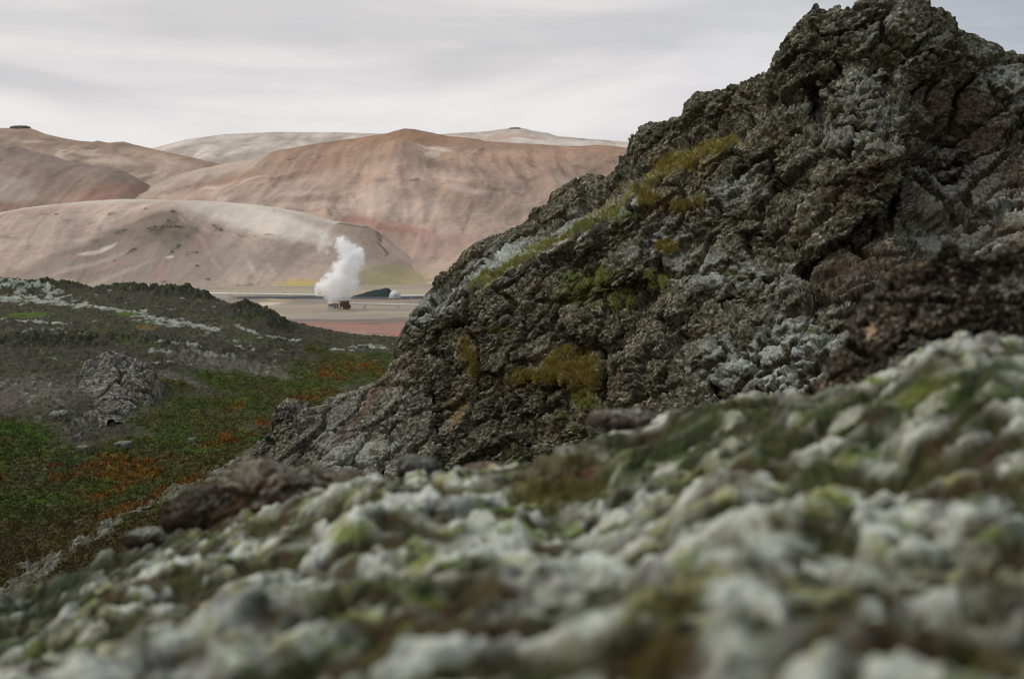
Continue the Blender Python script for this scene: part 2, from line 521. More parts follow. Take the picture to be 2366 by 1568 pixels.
hill('far_left_hill', [(-500, 330), (-120, 303), (0, 296), (70, 296), (100, 308), (140, 318), (180, 325), (215, 328), (225, 325), (250, 330), (285, 327), (310, 334), (345, 342),
     (390, 352), (480, 372), (560, 392), (620, 410), (720, 440), (900, 500)], 1900, 760, 400, -1250, -60, 360, 140, 23, (0.33, 0.238, 0.182), paint=paint_left,
     label='brown hill on the left skyline with a rock cap', prof=(0.3, 1.2))
hill('main_hill', [(280, 470), (340, 430), (420, 400), (520, 378), (590, 366), (645, 347), (700, 338), (780, 326), (850, 315), (895, 308), (915, 302), (935, 297), (958, 298.5), (990, 305),
     (1040, 316), (1075, 321), (1120, 327), (1200, 331), (1255, 334), (1300, 337), (1340, 338), (1375, 335), (1400, 335), (1440, 341), (1500, 352), (1700, 380), (2100, 430), (2600, 480)],
     1350, 530, 500, -420, 620, 700, 420, 5, (0.34, 0.242, 0.188), paint=paint_main, shape=shape_main, label='broad brown hill behind the steam', prof=(0.5, 1.25))


def paint_c(P, T, pt, C):
    C = lerpc(C, C * (0.72, 0.74, 0.78), sstep(0.22, 0.02, T) * 0.8)
    C = lerpc(C, (0.34, 0.18, 0.125), pt.spot(270, 440, 75, 22, 12) * 0.6)
    C = lerpc(C, (0.27, 0.15, 0.105), pt.spot(15, 475, 50, 10, 0) * 0.5)
    C = lerpc(C, (0.50, 0.40, 0.34), pt.spot(20, 430, 60, 25, -20) * 0.5)
    C = lerpc(C, (0.24, 0.17, 0.14), pt.line([(220, 392), (245, 420)], 2) * 0.4)
    return C


hill('dark_left_hill', [(-600, 300), (-200, 318), (0, 333), (40, 338), (75, 348), (110, 356), (150, 370), (200, 379), (245, 383), (275, 392), (300, 405), (325, 420), (345, 440), (365, 462), (400, 500), (450, 560)],
     1230, 330, 300, -900, -240, 420, 220, 37, (0.28, 0.20, 0.155), paint=paint_c, label='smooth grey brown hill at the left edge', prof=(0.6, 1.3))


def shape_front(P, T):
    x = P[..., 0] * FOC / 900 + CX      # rough photo column of this hill at its middle distance
    b = np.exp(-(((x - 385) / 120.) ** 2)) * np.exp(-((T - 0.35) / 0.22) ** 2)
    P[..., 2] += 13 * b
    b = np.exp(-(((x - 640) / 50.) ** 2)) * np.exp(-((T - 0.5) / 0.25) ** 2)
    P[..., 2] += 3.5 * b
    b = np.exp(-(((x - 120) / 90.) ** 2)) * np.exp(-((T - 0.55) / 0.2) ** 2)
    P[..., 2] += 3.0 * b


def paint_front(P, T, pt, C):
    C = lerpc(C, (0.50, 0.43, 0.36), sstep(0.20, 0.03, T) * sstep(810, 770, proj(P)[0]) * 0.85)
    C = lerpc(C, (0.60, 0.52, 0.43), pt.spot(600, 503, 165, 27, -14) * 0.95)
    C = lerpc(C, (0.46, 0.385, 0.32), pt.spot(500, 480, 90, 12, -12) * 0.6)
    ap = pt.find(392, 486); kk = ap[1] / FOC; u = (pt.A - ap[0]) / kk; v = (ap[2] - pt.B) / kk      # dark cone, widening downhill
    cone = sstep(-4, 8, v) * (1 - sstep(-10, 14, np.where(u < 0, -u / 1.9, u / 1.25) - 10 - v)) * (1 - 0.6 * sstep(50, 130, v))
    C = lerpc(C, (0.125, 0.100, 0.074), cone * 0.8 * (0.75 + 0.5 * sstep(-0.3, 0.4, fbm(P, 1 / 12., 4, 95))))
    C = lerpc(C, (0.22, 0.175, 0.14), pt.line([(390, 500), (300, 535), (180, 585), (80, 620)], 16) * 0.55)
    C = lerpc(C, (0.255, 0.205, 0.17), pt.spot(400, 600, 230, 45, 0) * 0.65)
    for a in ((100, 555, 120, 5, 4), (250, 640, 90, 7, 30), (180, 615, 90, 6, 25)):
        C = lerpc(C, (0.43, 0.36, 0.295), pt.spot(*a) * 0.4)
    for l in ([(430, 505), (480, 535), (540, 570), (600, 620), (650, 655)], [(520, 545), (570, 590), (600, 640)], [(560, 550), (610, 590), (640, 640)], [(410, 500), (450, 540), (500, 600), (520, 650)]):
        C = lerpc(C, (0.46, 0.385, 0.32), pt.line(l, 3.0, soft=0.9) * sstep(-0.2, 0.3, fbm(P, 1 / 18., 4, 94)) * 0.4)
    for a in ((232, 572, 26, 5, 22), (205, 578, 16, 4, 20), (395, 587, 10, 3)):
        C = lerpc(C, (0.60, 0.53, 0.46), pt.spot(*a) * 0.75)
    for a in ((180, 590, 50, 5, 25), (272, 602, 40, 5, 25), (375, 620, 16, 22, 50), (460, 555, 20, 20, 0), (90, 485, 90, 6, 8)):
        C = lerpc(C, (0.38, 0.21, 0.17), pt.spot(*a) * 0.35)
    for a in ((279, 535, 14, 4, 25), (352, 531, 26, 5, 5), (400, 528, 18, 4), (375, 515, 8, 4), (412, 564, 9, 4), (400, 574, 6, 3), (441, 582, 10, 4), (460, 578, 5, 2), (378, 645, 7, 3),
              (473, 647, 6, 2), (551, 541, 9, 3, -20), (500, 525, 18, 4, -30), (302, 572, 12, 4, 30), (590, 540, 5, 2), (620, 537, 9, 1.5), (132, 494, 6, 2), (268, 488, 7, 3), (398, 491, 5, 2),
              (272, 594, 4, 2), (448, 600, 4, 1.5), (455, 610, 5, 1.5), (338, 484, 8, 2)):
        rk = pt.spot(*a); sp = np.clip(0.55 + 1.3 * perlin(P / 2.2, 88), 0, 1)
        C = lerpc(C, (0.075, 0.066, 0.045), rk * sp)
        P[..., 2] += 0.9 * rk * sp
    C = lerpc(C, (0.215, 0.165, 0.12), pt.line([(790, 522), (840, 540), (862, 575)], 20) * 0.7)
    C = lerpc(C, (0.27, 0.205, 0.165), pt.line([(790, 560), (850, 600)], 26) * 0.5)
    C = lerpc(C, (0.12, 0.085, 0.06), pt.line([(782, 514), (800, 516), (845, 523)], 3) * 0.7)
    bl2 = fbm(P, 1 / 40., 5, 99); C = lerpc(C, np.array((0.33, 0.235, 0.185)) * (1 + 0.5 * bl2)[..., None], sstep(866, 886, proj(P)[0]) * 0.95)
    C = lerpc(C, (0.30, 0.25, 0.12), pt.spot(960, 645, 90, 16) * 0.55)
    C = lerpc(C, (0.08, 0.06, 0.045), pt.line([(868, 532), (879, 548), (884, 572), (890, 592)], 3) * sstep(-0.3, 0.1, fbm(P, 0.3, 3, 93)) * 0.85)
    C = lerpc(C, (0.20, 0.20, 0.085), pt.spot(885, 640, 60, 26) * 0.6)
    C = lerpc(C, (0.36, 0.30, 0.12), pt.spot(695, 652, 62, 13, 0) * 0.75)
    C = lerpc(C, (0.46, 0.31, 0.12), pt.spot(700, 645, 40, 7, 0) * 0.6)
    C = lerpc(C, (0.34, 0.29, 0.15), pt.spot(200, 665, 120, 5, -5) * 0.5)
    return C


hill('front_hill', [(-500, 560), (-250, 530), (-100, 508), (0, 491), (60, 480), (100, 475), (200, 465), (290, 460), (430, 466), (560, 471), (640, 479), (700, 491), (740, 502), (775, 511),
     (800, 513), (845, 521), (875, 538), (915, 565), (960, 590), (1010, 615), (1080, 642), (1170, 668), (1250, 690)], 985, 195, 260, -520, 15, 720, 420, 61, (0.365, 0.275, 0.222),
     paint=paint_front, shape=shape_front, label='low pale rounded hill in front', prof=(0.7, 1.3))

# ------------------------------------------------------------------ the plain, one sheet to the horizon
def plain():
    yy = np.concatenate([[-3000, -200, 100], np.geomspace(230, 900, 460), [1000, 1300, 2000, 4000, 9000]])
    uu = np.concatenate([[-3, -1], np.linspace(-0.5, 0.45, 520), [1, 3]])
    Y, U = np.meshgrid(yy, uu, indexing='ij')
    X = U * np.maximum(np.abs(Y), 700)
    inner = (Y > 200) & (Y < 950)
    X = np.where(inner, U * Y, X)
    P = np.stack([X, Y, np.zeros_like(X)], -1)
    n = fbm(P, 1 / 30., 5, 301)
    P[..., 2] += 0.35 * n * inner
    C = np.broadcast_to(np.array((0.275, 0.225, 0.168)), P.shape).copy()
    C *= (1 + 0.25 * n + 0.2 * fbm(P * (0.4, 1.6, 1), 1 / 14., 5, 305))[..., None]
    D = lambda py: CAM_Z * FOC / (py - 560)
    wn = Y + 14 * fbm(P, 1 / 40., 4, 310)
    band = lambda a, b, s: sstep(D(b) - s, D(b) + s, wn) * (1 - sstep(D(a) - s, D(a) + s, wn))   # a (far) to b (near) rows
    px = P[..., 0] / np.maximum(Y, 1) * FOC + CX
    C = lerpc(C, (0.13, 0.11, 0.10), band(735, 750, 8) * 0.85)
    C = lerpc(C, (0.25, 0.135, 0.105), band(743, 790, 9) * 0.9)
    redn = sstep(-0.1, 0.5, fbm(P, 1 / 12., 5, 320))
    C = lerpc(C, (0.34, 0.135, 0.09), band(749, 782, 6) * redn * 0.7)
    C = lerpc(C, (0.33, 0.26, 0.19), band(784, 900, 6) * 0.8)
    C = lerpc(C, (0.20, 0.16, 0.13), band(689, 701, 14) * 0.8)
    C = lerpc(C, (0.035, 0.042, 0.050), band(683.5, 690.5, 5) * sstep(520, 560, px) * 0.92)
    C = lerpc(C, (0.36, 0.29, 0.2), band(668, 682.5, 6) * 0.5)
    pt = Patches(P[3:-5, 2:-2], 'xy', warp=6, wscale=1 / 25., seed=9)
    Ci = C[3:-5, 2:-2]
    for a, c, k in (((600, 700, 40, 5), (0.55, 0.43, 0.35), 0.8), ((820, 770, 20, 8), (0.5, 0.36, 0.28), 0.6), ((870, 772, 25, 3), (0.12, 0.15, 0.05), 0.7), ((790, 715, 60, 1.5), (0.13, 0.12, 0.10), 0.6),
                    ((860, 743, 30, 2), (0.10, 0.09, 0.075), 0.7), ((905, 730, 14, 2), (0.13, 0.12, 0.10), 0.7), ((720, 755, 40, 3), (0.13, 0.10, 0.09), 0.5), ((900, 695, 40, 2), (0.38, 0.34, 0.12), 0.5),
                    ((820, 765, 70, 3), (0.18, 0.1, 0.07), 0.5), ((940, 778, 40, 2), (0.25, 0.25, 0.1), 0.4), ((700, 768, 30, 4), (0.2, 0.11, 0.08), 0.5), ((640, 690, 20, 3, 20), (0.42, 0.34, 0.14), 0.6)):
        Ci[:] = lerpc(Ci, c, pt.spot(*a) * k)
    me = mesh_arrays('plain', P.reshape(-1, 3), grid_faces(*Y.shape), np.clip(C, 0.01, .9).reshape(-1, 3))
    return link('plain', me, mat_vcol('plain_soil', 0.25, 0.18, rough=1.0, bump=0.3, bscale=0.8, bdist=0.3), kind='structure', label='flat sandy geothermal plain')


plain()

# ------------------------------------------------------------------ valley terrain in front of the plain
VU = np.linspace(-0.62, 0.55, 1500)
vy = np.concatenate([np.geomspace(12, 34, 60, endpoint=False), np.geomspace(34, 150, 880, endpoint=False), np.geomspace(150, 260, 24)])


def valley_height():
    cp = [  # photo column, photo row, distance
        (-400, 640, 150), (-200, 645, 142), (0, 650, 135), (120, 665, 135), (190, 672, 131), (250, 667, 127), (330, 668, 125), (400, 676, 123), (450, 682, 121), (520, 700, 118), (600, 733, 113), (650, 755, 109),
        (720, 780, 110), (800, 788, 112), (900, 789, 112), (1000, 789, 112), (1300, 789, 112), (1700, 780, 112),
        (-200, 700, 118), (0, 700, 116), (150, 710, 114), (300, 712, 112), (450, 730, 109), (600, 765, 104),
        (-200, 745, 101), (0, 752, 100), (200, 755, 99), (400, 772, 99), (560, 790, 100), (680, 805, 103), (800, 808, 106), (950, 812, 106), (1300, 812, 106),
        (0, 785, 95), (200, 788, 95), (400, 800, 96),
        (-200, 830, 82), (0, 835, 84), (150, 835, 85), (300, 840, 88), (420, 855, 90), (600, 852, 96), (750, 830, 101), (900, 835, 101), (1200, 850, 101),
        (-200, 930, 72), (0, 950, 73), (150, 950, 74), (300, 945, 78), (400, 925, 83), (600, 900, 90), (750, 880, 93), (880, 870, 95), (1200, 890, 95),
        (-200, 1090, 60), (0, 1100, 60), (150, 1080, 62), (300, 1050, 66), (450, 1010, 71), (600, 960, 78), (750, 920, 85), (900, 900, 88), (1200, 930, 85),
        (-200, 1240, 50), (0, 1245, 50), (200, 1180, 54), (350, 1110, 59), (480, 1050, 64), (700, 1000, 70), (900, 980, 72),
        (-200, 1400, 42), (0, 1360, 43), (100, 1320, 44), (250, 1235, 47), (400, 1145, 51), (550, 1075, 55), (700, 1040, 58)]
    q, z = [], []
    for px, py, d in cp:
        w = at(px, py, d); q.append((w[0] / d * 2.2, math.log(d))); z.append(w[2])
    extra = [(x, y, zz) for x in (-1.2, -0.7, -0.3, 0.1, 0.5, 1.2) for y, zz in ((165, 9.0), (200, 2.0), (250, -4.0))]
    extra += [(x, y, zz) for x in (-1.2, -0.6, 0, 0.6, 1.2) for y, zz in ((12, 18.5), (20, 16.8), (30, 16.2))]
    extra += [(-1.3, 90, 21), (-1.3, 60, 18), (1.2, 100, 19), (1.2, 70, 18), (1.2, 50, 17)]
    for x, y, zz in extra: q.append((x, math.log(y))); z.append(zz)
    f = tps(q, z, 2e-3)
    return lambda X, Y: f(np.stack([X / Y * 2.2, np.log(Y)], -1))


VH = valley_height()
M_lava = mat_vcol('lava_ground', 3.0, 0.42, rough=1.0, bump=0.8, bscale=6.0, bdist=0.12)


def rough_lava(P, seed, s=1.0):
    c1, c2, _ = cell(P, 1.1 / s, seed)
    return 0.5 * (1 - c1) + 0.35 * fbm(P, 2.2 / s, 4, seed + 5, kind='b')


def valley():
    Y, U = np.meshgrid(vy, VU, indexing='ij'); X = U * Y
    Z = VH(X, Y)
    P = np.stack([X, Y, Z], -1)
    pt = Patches(P, 'xy', warp=1.6, wscale=0.12, seed=71)
    n1 = fbm(P, 0.12, 5, 72); n2 = fbm(P, 0.7, 5, 73)
    # meadow in the hollow
    mead = np.zeros_like(Z)
    for a in ((100, 1180, 260, 140), (300, 1060, 150, 75), (0, 1000, 130, 40), (480, 960, 130, 55), (640, 930, 150, 50), (760, 860, 110, 35), (850, 825, 90, 14), (740, 812, 24, 10), (600, 890, 130, 25),
              (0, 1260, 260, 110), (450, 1050, 140, 60), (900, 850, 120, 30), (420, 890, 50, 16), (1150, 860, 160, 40), (60, 1065, 150, 55), (450, 1115, 130, 50), (260, 1225, 150, 60), (560, 1030, 90, 40), (640, 985, 80, 30)):
        mead = np.maximum(mead, pt.spot(*a))
    mead = sstep(0.15, 0.85, mead + 0.75 * fbm(P, 0.35, 6, 74, gain=0.65))
    scree = pt.line([(-20, 1375), (90, 1315), (250, 1222), (400, 1138), (520, 1082), (620, 1035)], 50, soft=0.9, ys=3)
    scree = sstep(0.30, 0.95, scree * 0.8 + 1.1 * fbm(P, 1.4, 6, 75, gain=0.7))
    # rough lava everywhere else, blocky heaps along the skyline
    heap = np.zeros_like(Z)
    for a in ((330, 668, 120, 12), (440, 684, 60, 10), (590, 725, 60, 14, 0), (30, 660, 140, 12), (270, 668, 40, 12), (640, 748, 30, 8)):
        heap = np.maximum(heap, pt.spot(*a))
    ledge = np.maximum.reduce([pt.spot(*a) for a in ((100, 778, 150, 18), (300, 775, 60, 10), (420, 800, 60, 16), (520, 815, 50, 10))])
    lava = (1 - mead) * (1 - scree)
    P[..., 2] += lava * (0.30 + 0.75 * heap + 1.1 * ledge) * (rough_lava(P, 80, 1.3) - 0.3)
    P[..., 2] += lava * 0.28 * fbm(P, 1.6, 4, 85) + lava * 0.12 * fbm(P, 5.0, 3, 86, kind='b') + 0.9 * heap * (0.6 + 0.9 * fbm(P, 0.5, 3, 87))
    P[..., 2] += mead * (0.35 * n1 + 0.30 * n2 + 0.28 * fbm(P, 1.3, 5, 90, kind='b'))
    P[..., 2] += scree * (0.20 * (1 - cell(P, 4.5, 91)[0]) - 0.05)
    # colours
    g = fbm(P, 0.9, 5, 100); g2 = fbm(P, 4.0, 4, 101)
    C = np.broadcast_to(np.array((0.085, 0.072, 0.052)), P.shape).copy() * (1 + 0.5 * g + 0.7 * g2)[..., None]
    N = grid_normals(P); up = np.abs(N[..., 2])
    C = lerpc(C, (0.12, 0.09, 0.06), sstep(0.0, 0.5, fbm(P, 0.22, 4, 104)) * 0.5)
    C = C * (0.55, 0.57, 0.52)
    C = lerpc(C, (0.026, 0.028, 0.016), np.clip(np.maximum(heap, ledge) * (0.8 + 0.8 * g2), 0, 1))  # black lava of the heaps; shadow along the ledge painted in with it
    C = lerpc(C, (0.06, 0.075, 0.02), sstep(0.12, 0.4, fbm(P, 0.35, 5, 106)) * 0.55)
    # woolly pale moss
    pm = np.maximum.reduce([pt.line([(-50, 680), (60, 690), (180, 703), (300, 722), (400, 740), (490, 755)], 12, ys=7), pt.line([(-100, 663), (60, 664), (130, 674)], 14, ys=7) * 0.9,
                            pt.spot(60, 685, 130, 12) * 0.8, pt.spot(360, 735, 70, 9) * 0.9,
                            pt.line([(540, 750), (600, 772), (640, 783), (700, 790)], 7, ys=5), pt.line([(360, 805), (450, 812), (520, 815)], 7, ys=5), pt.line([(0, 735), (60, 738), (150, 742)], 6, ys=6),
                            pt.line([(730, 806), (800, 806)], 6, ys=5), pt.spot(840, 800, 44, 7), pt.spot(420, 790, 60, 8) * 0.8, pt.line([(350, 835), (430, 832)], 8, ys=4) * 0.7, pt.spot(560, 790, 40, 10) * 0.7, pt.spot(90, 760, 100, 8) * 0.5])
    sp = fbm(P, 1.5, 4, 111)
    pale = sstep(0.38, 0.62, pm * 0.62 + 0.8 * sp) + 0.6 * sstep(0.34, 0.5, sp) * (1 - pm)
    C = lerpc(C, np.array((0.30, 0.31, 0.26)), np.clip(pale, 0, 1) * lava * 0.85)
    for a in ((70, 725, 45, 6), (240, 830, 20, 3), (45, 722, 20, 5), (280, 722, 30, 3)):
        C = lerpc(C, (0.07, 0.11, 0.015), pt.spot(*a) * 0.8)
    C = lerpc(C, (0.16, 0.10, 0.03), pt.spot(330, 750, 26, 4) * 0.8)
    gs = np.maximum.reduce([pt.spot(*a) for a in ((60, 900, 110, 40), (260, 880, 90, 40), (560, 850, 150, 25), (420, 870, 60, 14))])
    C = lerpc(C, (0.125, 0.105, 0.085), gs * 0.6)
    C = lerpc(C, (0.26, 0.25, 0.235), gs * sstep(0.2, 0.45, fbm(P, 2.4, 4, 115)) * 0.8)
    C = lerpc(C, (0.13, 0.125, 0.10), scree); C = lerpc(C, (0.27, 0.27, 0.235), scree * sstep(0.1, 0.4, fbm(P, 4.5, 3, 117)) * 0.8)
    # meadow: green, olive and autumn colours in drifts
    mg = np.broadcast_to(np.array((0.040, 0.055, 0.008)), P.shape)
    mg = lerpc(mg, (0.030, 0.070, 0.008), sstep(-0.2, 0.3, fbm(P, 0.16, 4, 120)))
    mg = lerpc(mg, (0.070, 0.100, 0.012), sstep(0.1, 0.5, fbm(P, 0.3, 4, 121)) * 0.7)
    mg = lerpc(mg, (0.018, 0.062, 0.020), pt.spot(110, 1080, 60, 60) * 0.7)
    mg = lerpc(mg, (0.040, 0.030, 0.010), pt.spot(60, 1270, 240, 110) * 0.75)
    au = np.maximum.reduce([pt.spot(*a) for a in AUTUMN])
    aut = sstep(0.45, 0.95, au * 0.7 + 0.9 * fbm(P * (1, 0.6, 1), 0.9, 5, 123, gain=0.65))
    mg = mg * (1.1, 0.85, 0.9)
    mg = lerpc(mg, (0.060, 0.048, 0.018), sstep(-0.05, 0.25, fbm(P, 0.28, 6, 126, gain=0.65)) * 0.65)
    mg = lerpc(mg, (0.10, 0.085, 0.055), sstep(0.22, 0.4, fbm(P, 0.8, 5, 127, gain=0.65)) * 0.7)
    mg = lerpc(mg, (0.055, 0.032, 0.008), sstep(0.0, 0.4, fbm(P, 0.5, 5, 124)) * 0.5)
    mg = lerpc(mg, (0.12, 0.045, 0.008), aut * 0.75)
    C = lerpc(C, mg * (1 + 0.5 * g2)[..., None], mead * (1 - 0.85 * scree))
    me = mesh_arrays('valley_ground', P.reshape(-1, 3), grid_faces(*Y.shape), np.clip(C, 0.004, .9).reshape(-1, 3))
    o = link('valley_ground', me, M_lava, kind='structure', label='lava ground and hollow in the middle distance')
    return P, mead * (1 - scree), aut, pt


AUTUMN = ((330, 1080, 120, 25), (240, 1060, 60, 22), (390, 1130, 70, 30), (140, 1060, 30, 14), (480, 1000, 40, 14), (600, 975, 30, 14), (790, 850, 70, 22), (860, 845, 50, 18), (700, 915, 60, 12), (520, 1020, 50, 20),
          (260, 1120, 90, 30), (300, 1170, 60, 18), (20, 1090, 30, 10), (780, 900, 60, 10), (560, 940, 20, 8), (410, 1060, 40, 14), (170, 1090, 40, 14))
VP, VMEAD, VAUT, VPT = valley()


# ------------------------------------------------------------------ rock builder: a lofted face with carved relief and a back side
M_rock = mat_vcol('lava_rock', 7.0, 0.45, rough=1.0, bump=0.8, bscale=9.0, bdist=0.08)


def rock_face(name, crest, foot, depth, px0, px1, nx, ny, seed, back=(6.0, 5.0), bed=35.0, amp=1.0, paint=None, pre=None, colour=(0.076, 0.068, 0.044), moss=1.0,
              mosscol=(0.38, 0.415, 0.385), fscale=1.0, mat=None, ends=0.0, finek=1.0, blk=0.75, stk=1.5, **tags):
    cr = np.array(crest, float); ft = np.array(foot, float)
    # columns follow the crest polyline so steep edges keep their vertices
    cseg = np.linspace(px0, px1, nx)
    ctop = np.interp(cseg, cr[:, 0], cr[:, 1]); cbot = np.interp(cseg, ft[:, 0], ft[:, 1])
    dpt = np.array([(a / 300., b / 300.) for a, b, c in depth]); f = tps(dpt, [c for *_, c in depth], 1e-3)
    nb = ny // 6
    t = np.concatenate([np.linspace(0, 1, ny), 1 + np.linspace(0, 1, nb + 1)[1:] ** 1.5])
    T, PX = np.meshgrid(t, cseg, indexing='ij')
    tt = np.clip(T, 0, 1)
    PY = cbot[None] + (ctop - cbot)[None] * tt
    D = f(np.stack([PX / 300., PY / 300.], -1))
    if pre is not None: D = D + pre(PX, PY)
    P = at(PX, PY, D)
    bk = np.clip(T - 1, 0, 1)
    P[..., 1] += bk * back[0]; P[..., 2] -= back[1] * bk ** 1.6; P[..., 0] += 0.15 * bk * back[0]
    def face_normals(P, r):
        N = grid_normals(P)
        if N[..., 1].mean() > 0: N = -N
        return boxblur(N, r)
    PB = P.copy()
    N = face_normals(P, 20); N = 0.6 * N + 0.4 * np.array((-0.15, -0.85, 0.5)); N /= np.linalg.norm(N, axis=-1, keepdims=True)
    a = math.radians(bed); ca, sa = math.cos(a), math.sin(a)
    def bedded(P):      # bedding-aligned coordinates
        return np.stack([(P[..., 0] * ca + P[..., 2] * sa) * 0.62, P[..., 1] * 0.8, (-P[..., 0] * sa + P[..., 2] * ca) * 1.45], -1) / fscale
    edge = 1 - 0.8 * np.exp(-((T - 1) / 0.04) ** 2)      # keep the traced skyline
    if ends: edge = edge * sstep(0, ends, np.minimum(PX - px0, px1 - PX))
    edge = edge[..., None]
    A = amp * fscale
    # 1: broad buttresses, faces and deep cracks
    B = bedded(P); W = B + 0.3 * np.stack([perlin(B * 0.9, seed + 1), perlin(B * 0.9, seed + 2), perlin(B * 0.9, seed + 3)], -1)
    big = fbm(W, 0.40, 2, seed + 5)
    c1, c2, rid = cell(W, 0.85, seed + 8)
    cr_ = sstep(0.0, 0.16, c2 - c1)
    P = P + N * (A * (0.50 * big + 0.26 * (rid - 0.5) * sstep(0.0, 0.5, c2 - c1) - 0.42 * (1 - cr_)))[..., None] * edge
    # 2: blocks and knobs, on the faces that pass 1 made
    N = face_normals(P, 5); B = bedded(P)
    W = B + 0.12 * np.stack([perlin(B * 2.6, seed + 21), perlin(B * 2.6, seed + 22), perlin(B * 2.6, seed + 23)], -1)
    d1, d2, rid2 = cell(W, 2.4, seed + 9)
    mid = fbm(W, 1.7, 3, seed + 10)
    strat = fbm(W * (0.45, 0.6, 2.1), 1.0, 4, seed + 12, kind='r')
    calm = 0.35 + 1.1 * sstep(-0.25, 0.3, fbm(B, 0.55, 3, seed + 40))      # smooth faces beside broken ones
    P = P + N * (A * calm * (blk * (0.15 * (rid2 - 0.5) * sstep(0, 0.45, d2 - d1) - 0.15 * (1 - sstep(0, 0.22, d2 - d1))) + 0.14 * mid + stk * 0.10 * strat))[..., None] * (0.35 + 0.65 * edge)
    # 3: pitted clinker surface
    N = face_normals(P, 2)
    wp = P / fscale + 0.03 * np.stack([perlin(P * 7 / fscale, seed + 60), perlin(P * 7 / fscale, seed + 61), perlin(P * 7 / fscale, seed + 62)], -1)
    e1 = cell(wp, 5.2, seed + 14)
    fin = (1 - 1.15 * e1[0] ** 2) * (0.3 + 0.9 * e1[2]) - 0.25
    fin2 = fbm(P / fscale, 6.0, 3, seed + 17, gain=0.6) * 1.3
    P = P + N * (A * finek * (0.75 + 0.35 * calm) * (0.05 * (e1[2] - 0.5) * sstep(0.0, 0.12, e1[1] - e1[0]) - 0.045 * (1 - sstep(0, 0.14, e1[1] - e1[0])) + 0.060 * fin2 + 0.03 * fbm(P / fscale, 5.0, 2, seed + 19)))[..., None] * (0.5 + 0.5 * edge)
    N = face_normals(P, 3)
    N2 = grid_normals(P)
    if (N2 * N).sum(-1).mean() < 0: N2 = -N2
    up = N2[..., 2]
    upb = (N2[..., 2] + np.roll(N2[..., 2], 2, 0) + np.roll(N2[..., 2], -2, 0) + np.roll(N2[..., 2], 2, 1) + np.roll(N2[..., 2], -2, 1)) / 5
    g = fbm(P, 1.4 / fscale, 5, seed + 30); g2 = fbm(P, 9.0 / fscale, 3, seed + 31)
    C = np.broadcast_to(np.array(colour), P.shape) * (1 + 0.45 * g + 0.75 * g2)[..., None]
    C = lerpc(C, np.array(colour) * (1.25, 1.1, 0.78), sstep(0.0, 0.4, fbm(P, 0.5 / fscale, 4, seed + 33)) * 0.45)
    gr = fbm(P, 8.5 / fscale, 4, seed + 70, gain=0.8) * 1.15
    C = C * (1 - 0.75 * sstep(0.03, 0.3, -gr))[..., None]
    lich_lit = sstep(0.10, 0.32, gr + 0.35 * g2 + 0.2 * g) * (0.35 + 0.65 * sstep(-0.2, 0.5, up))  # pale lichen, plus the brightness of sky-facing facets painted in
    C = lerpc(C, (0.32, 0.305, 0.235), lich_lit * 0.72)
    pt = Patches(P, 'xz', warp=0.35 * fscale, wscale=1.2 / fscale, seed=seed)
    mf = fbm(P, 2.3 / fscale, 3, seed + 36)
    base_m = 0.8 * sstep(0.4, 0.85, upb + 0.5 * mf) * sstep(0.05, 0.4, fbm(P, 0.55 / fscale, 4, seed + 40) + 0.04)
    st = {'P': P, 'pt': pt, 'C': C, 'm': base_m * moss, 'up': upb, 'T': T, 'mf': mf, 'PX': PX}
    if paint: paint(st)
    m = np.clip(st['m'], 0, 1)
    tone = (1 + 0.35 * g2)[..., None]
    C = lerpc(st['C'], np.array(mosscol), m * 0.85) * 1.0
    C = C * (1 + 0.15 * m[..., None] * (tone - 1))
    P = P + N * (0.045 * fscale * m * (0.6 + 0.8 * fbm(P, 5.0 / fscale, 2, seed + 50, kind='b')))[..., None]
    me = mesh_arrays(name, P.reshape(-1, 3), grid_faces(*T.shape), np.clip(C, 0.004, 0.9).reshape(-1, 3))
    o = link(name, me, mat or M_rock, **tags)
    return o, P, st


# main ridge on the right
CREST = [(880, 1010), (893, 985), (900, 930), (903, 870), (908, 810), (915, 780), (935, 745), (965, 705), (995, 668), (1005, 640), (1030, 628), (1052, 605), (1070, 582), (1100, 562), (1135, 548), (1165, 540),
         (1190, 518), (1215, 505), (1228, 482), (1262, 470), (1275, 442), (1300, 428), (1322, 410), (1352, 402), (1410, 403), (1428, 385), (1430, 362), (1452, 350), (1465, 325), (1490, 300), (1512, 285), (1545, 277),
         (1575, 272), (1582, 240), (1610, 212), (1650, 214), (1680, 198), (1725, 186), (1752, 172), (1775, 166), (1790, 135), (1800, 108), (1822, 75), (1842, 62), (1856, 60), (1868, 35), (1880, 8), (1888, 6), (1896, 30),
         (1905, 38), (1930, 25), (1975, 16), (2000, 0), (2060, -6), (2110, -4), (2145, 0), (2168, 18), (2195, 30), (2212, 52), (2216, 66), (2250, 78), (2300, 100), (2330, 118), (2366, 122), (2480, 170), (2700, 260), (3000, 400)]
FOOT = [(880, 1060), (950, 1140), (1100, 1180), (1300, 1180), (1500, 1130), (1800, 1060), (2100, 1000), (2400, 950), (3000, 950)]
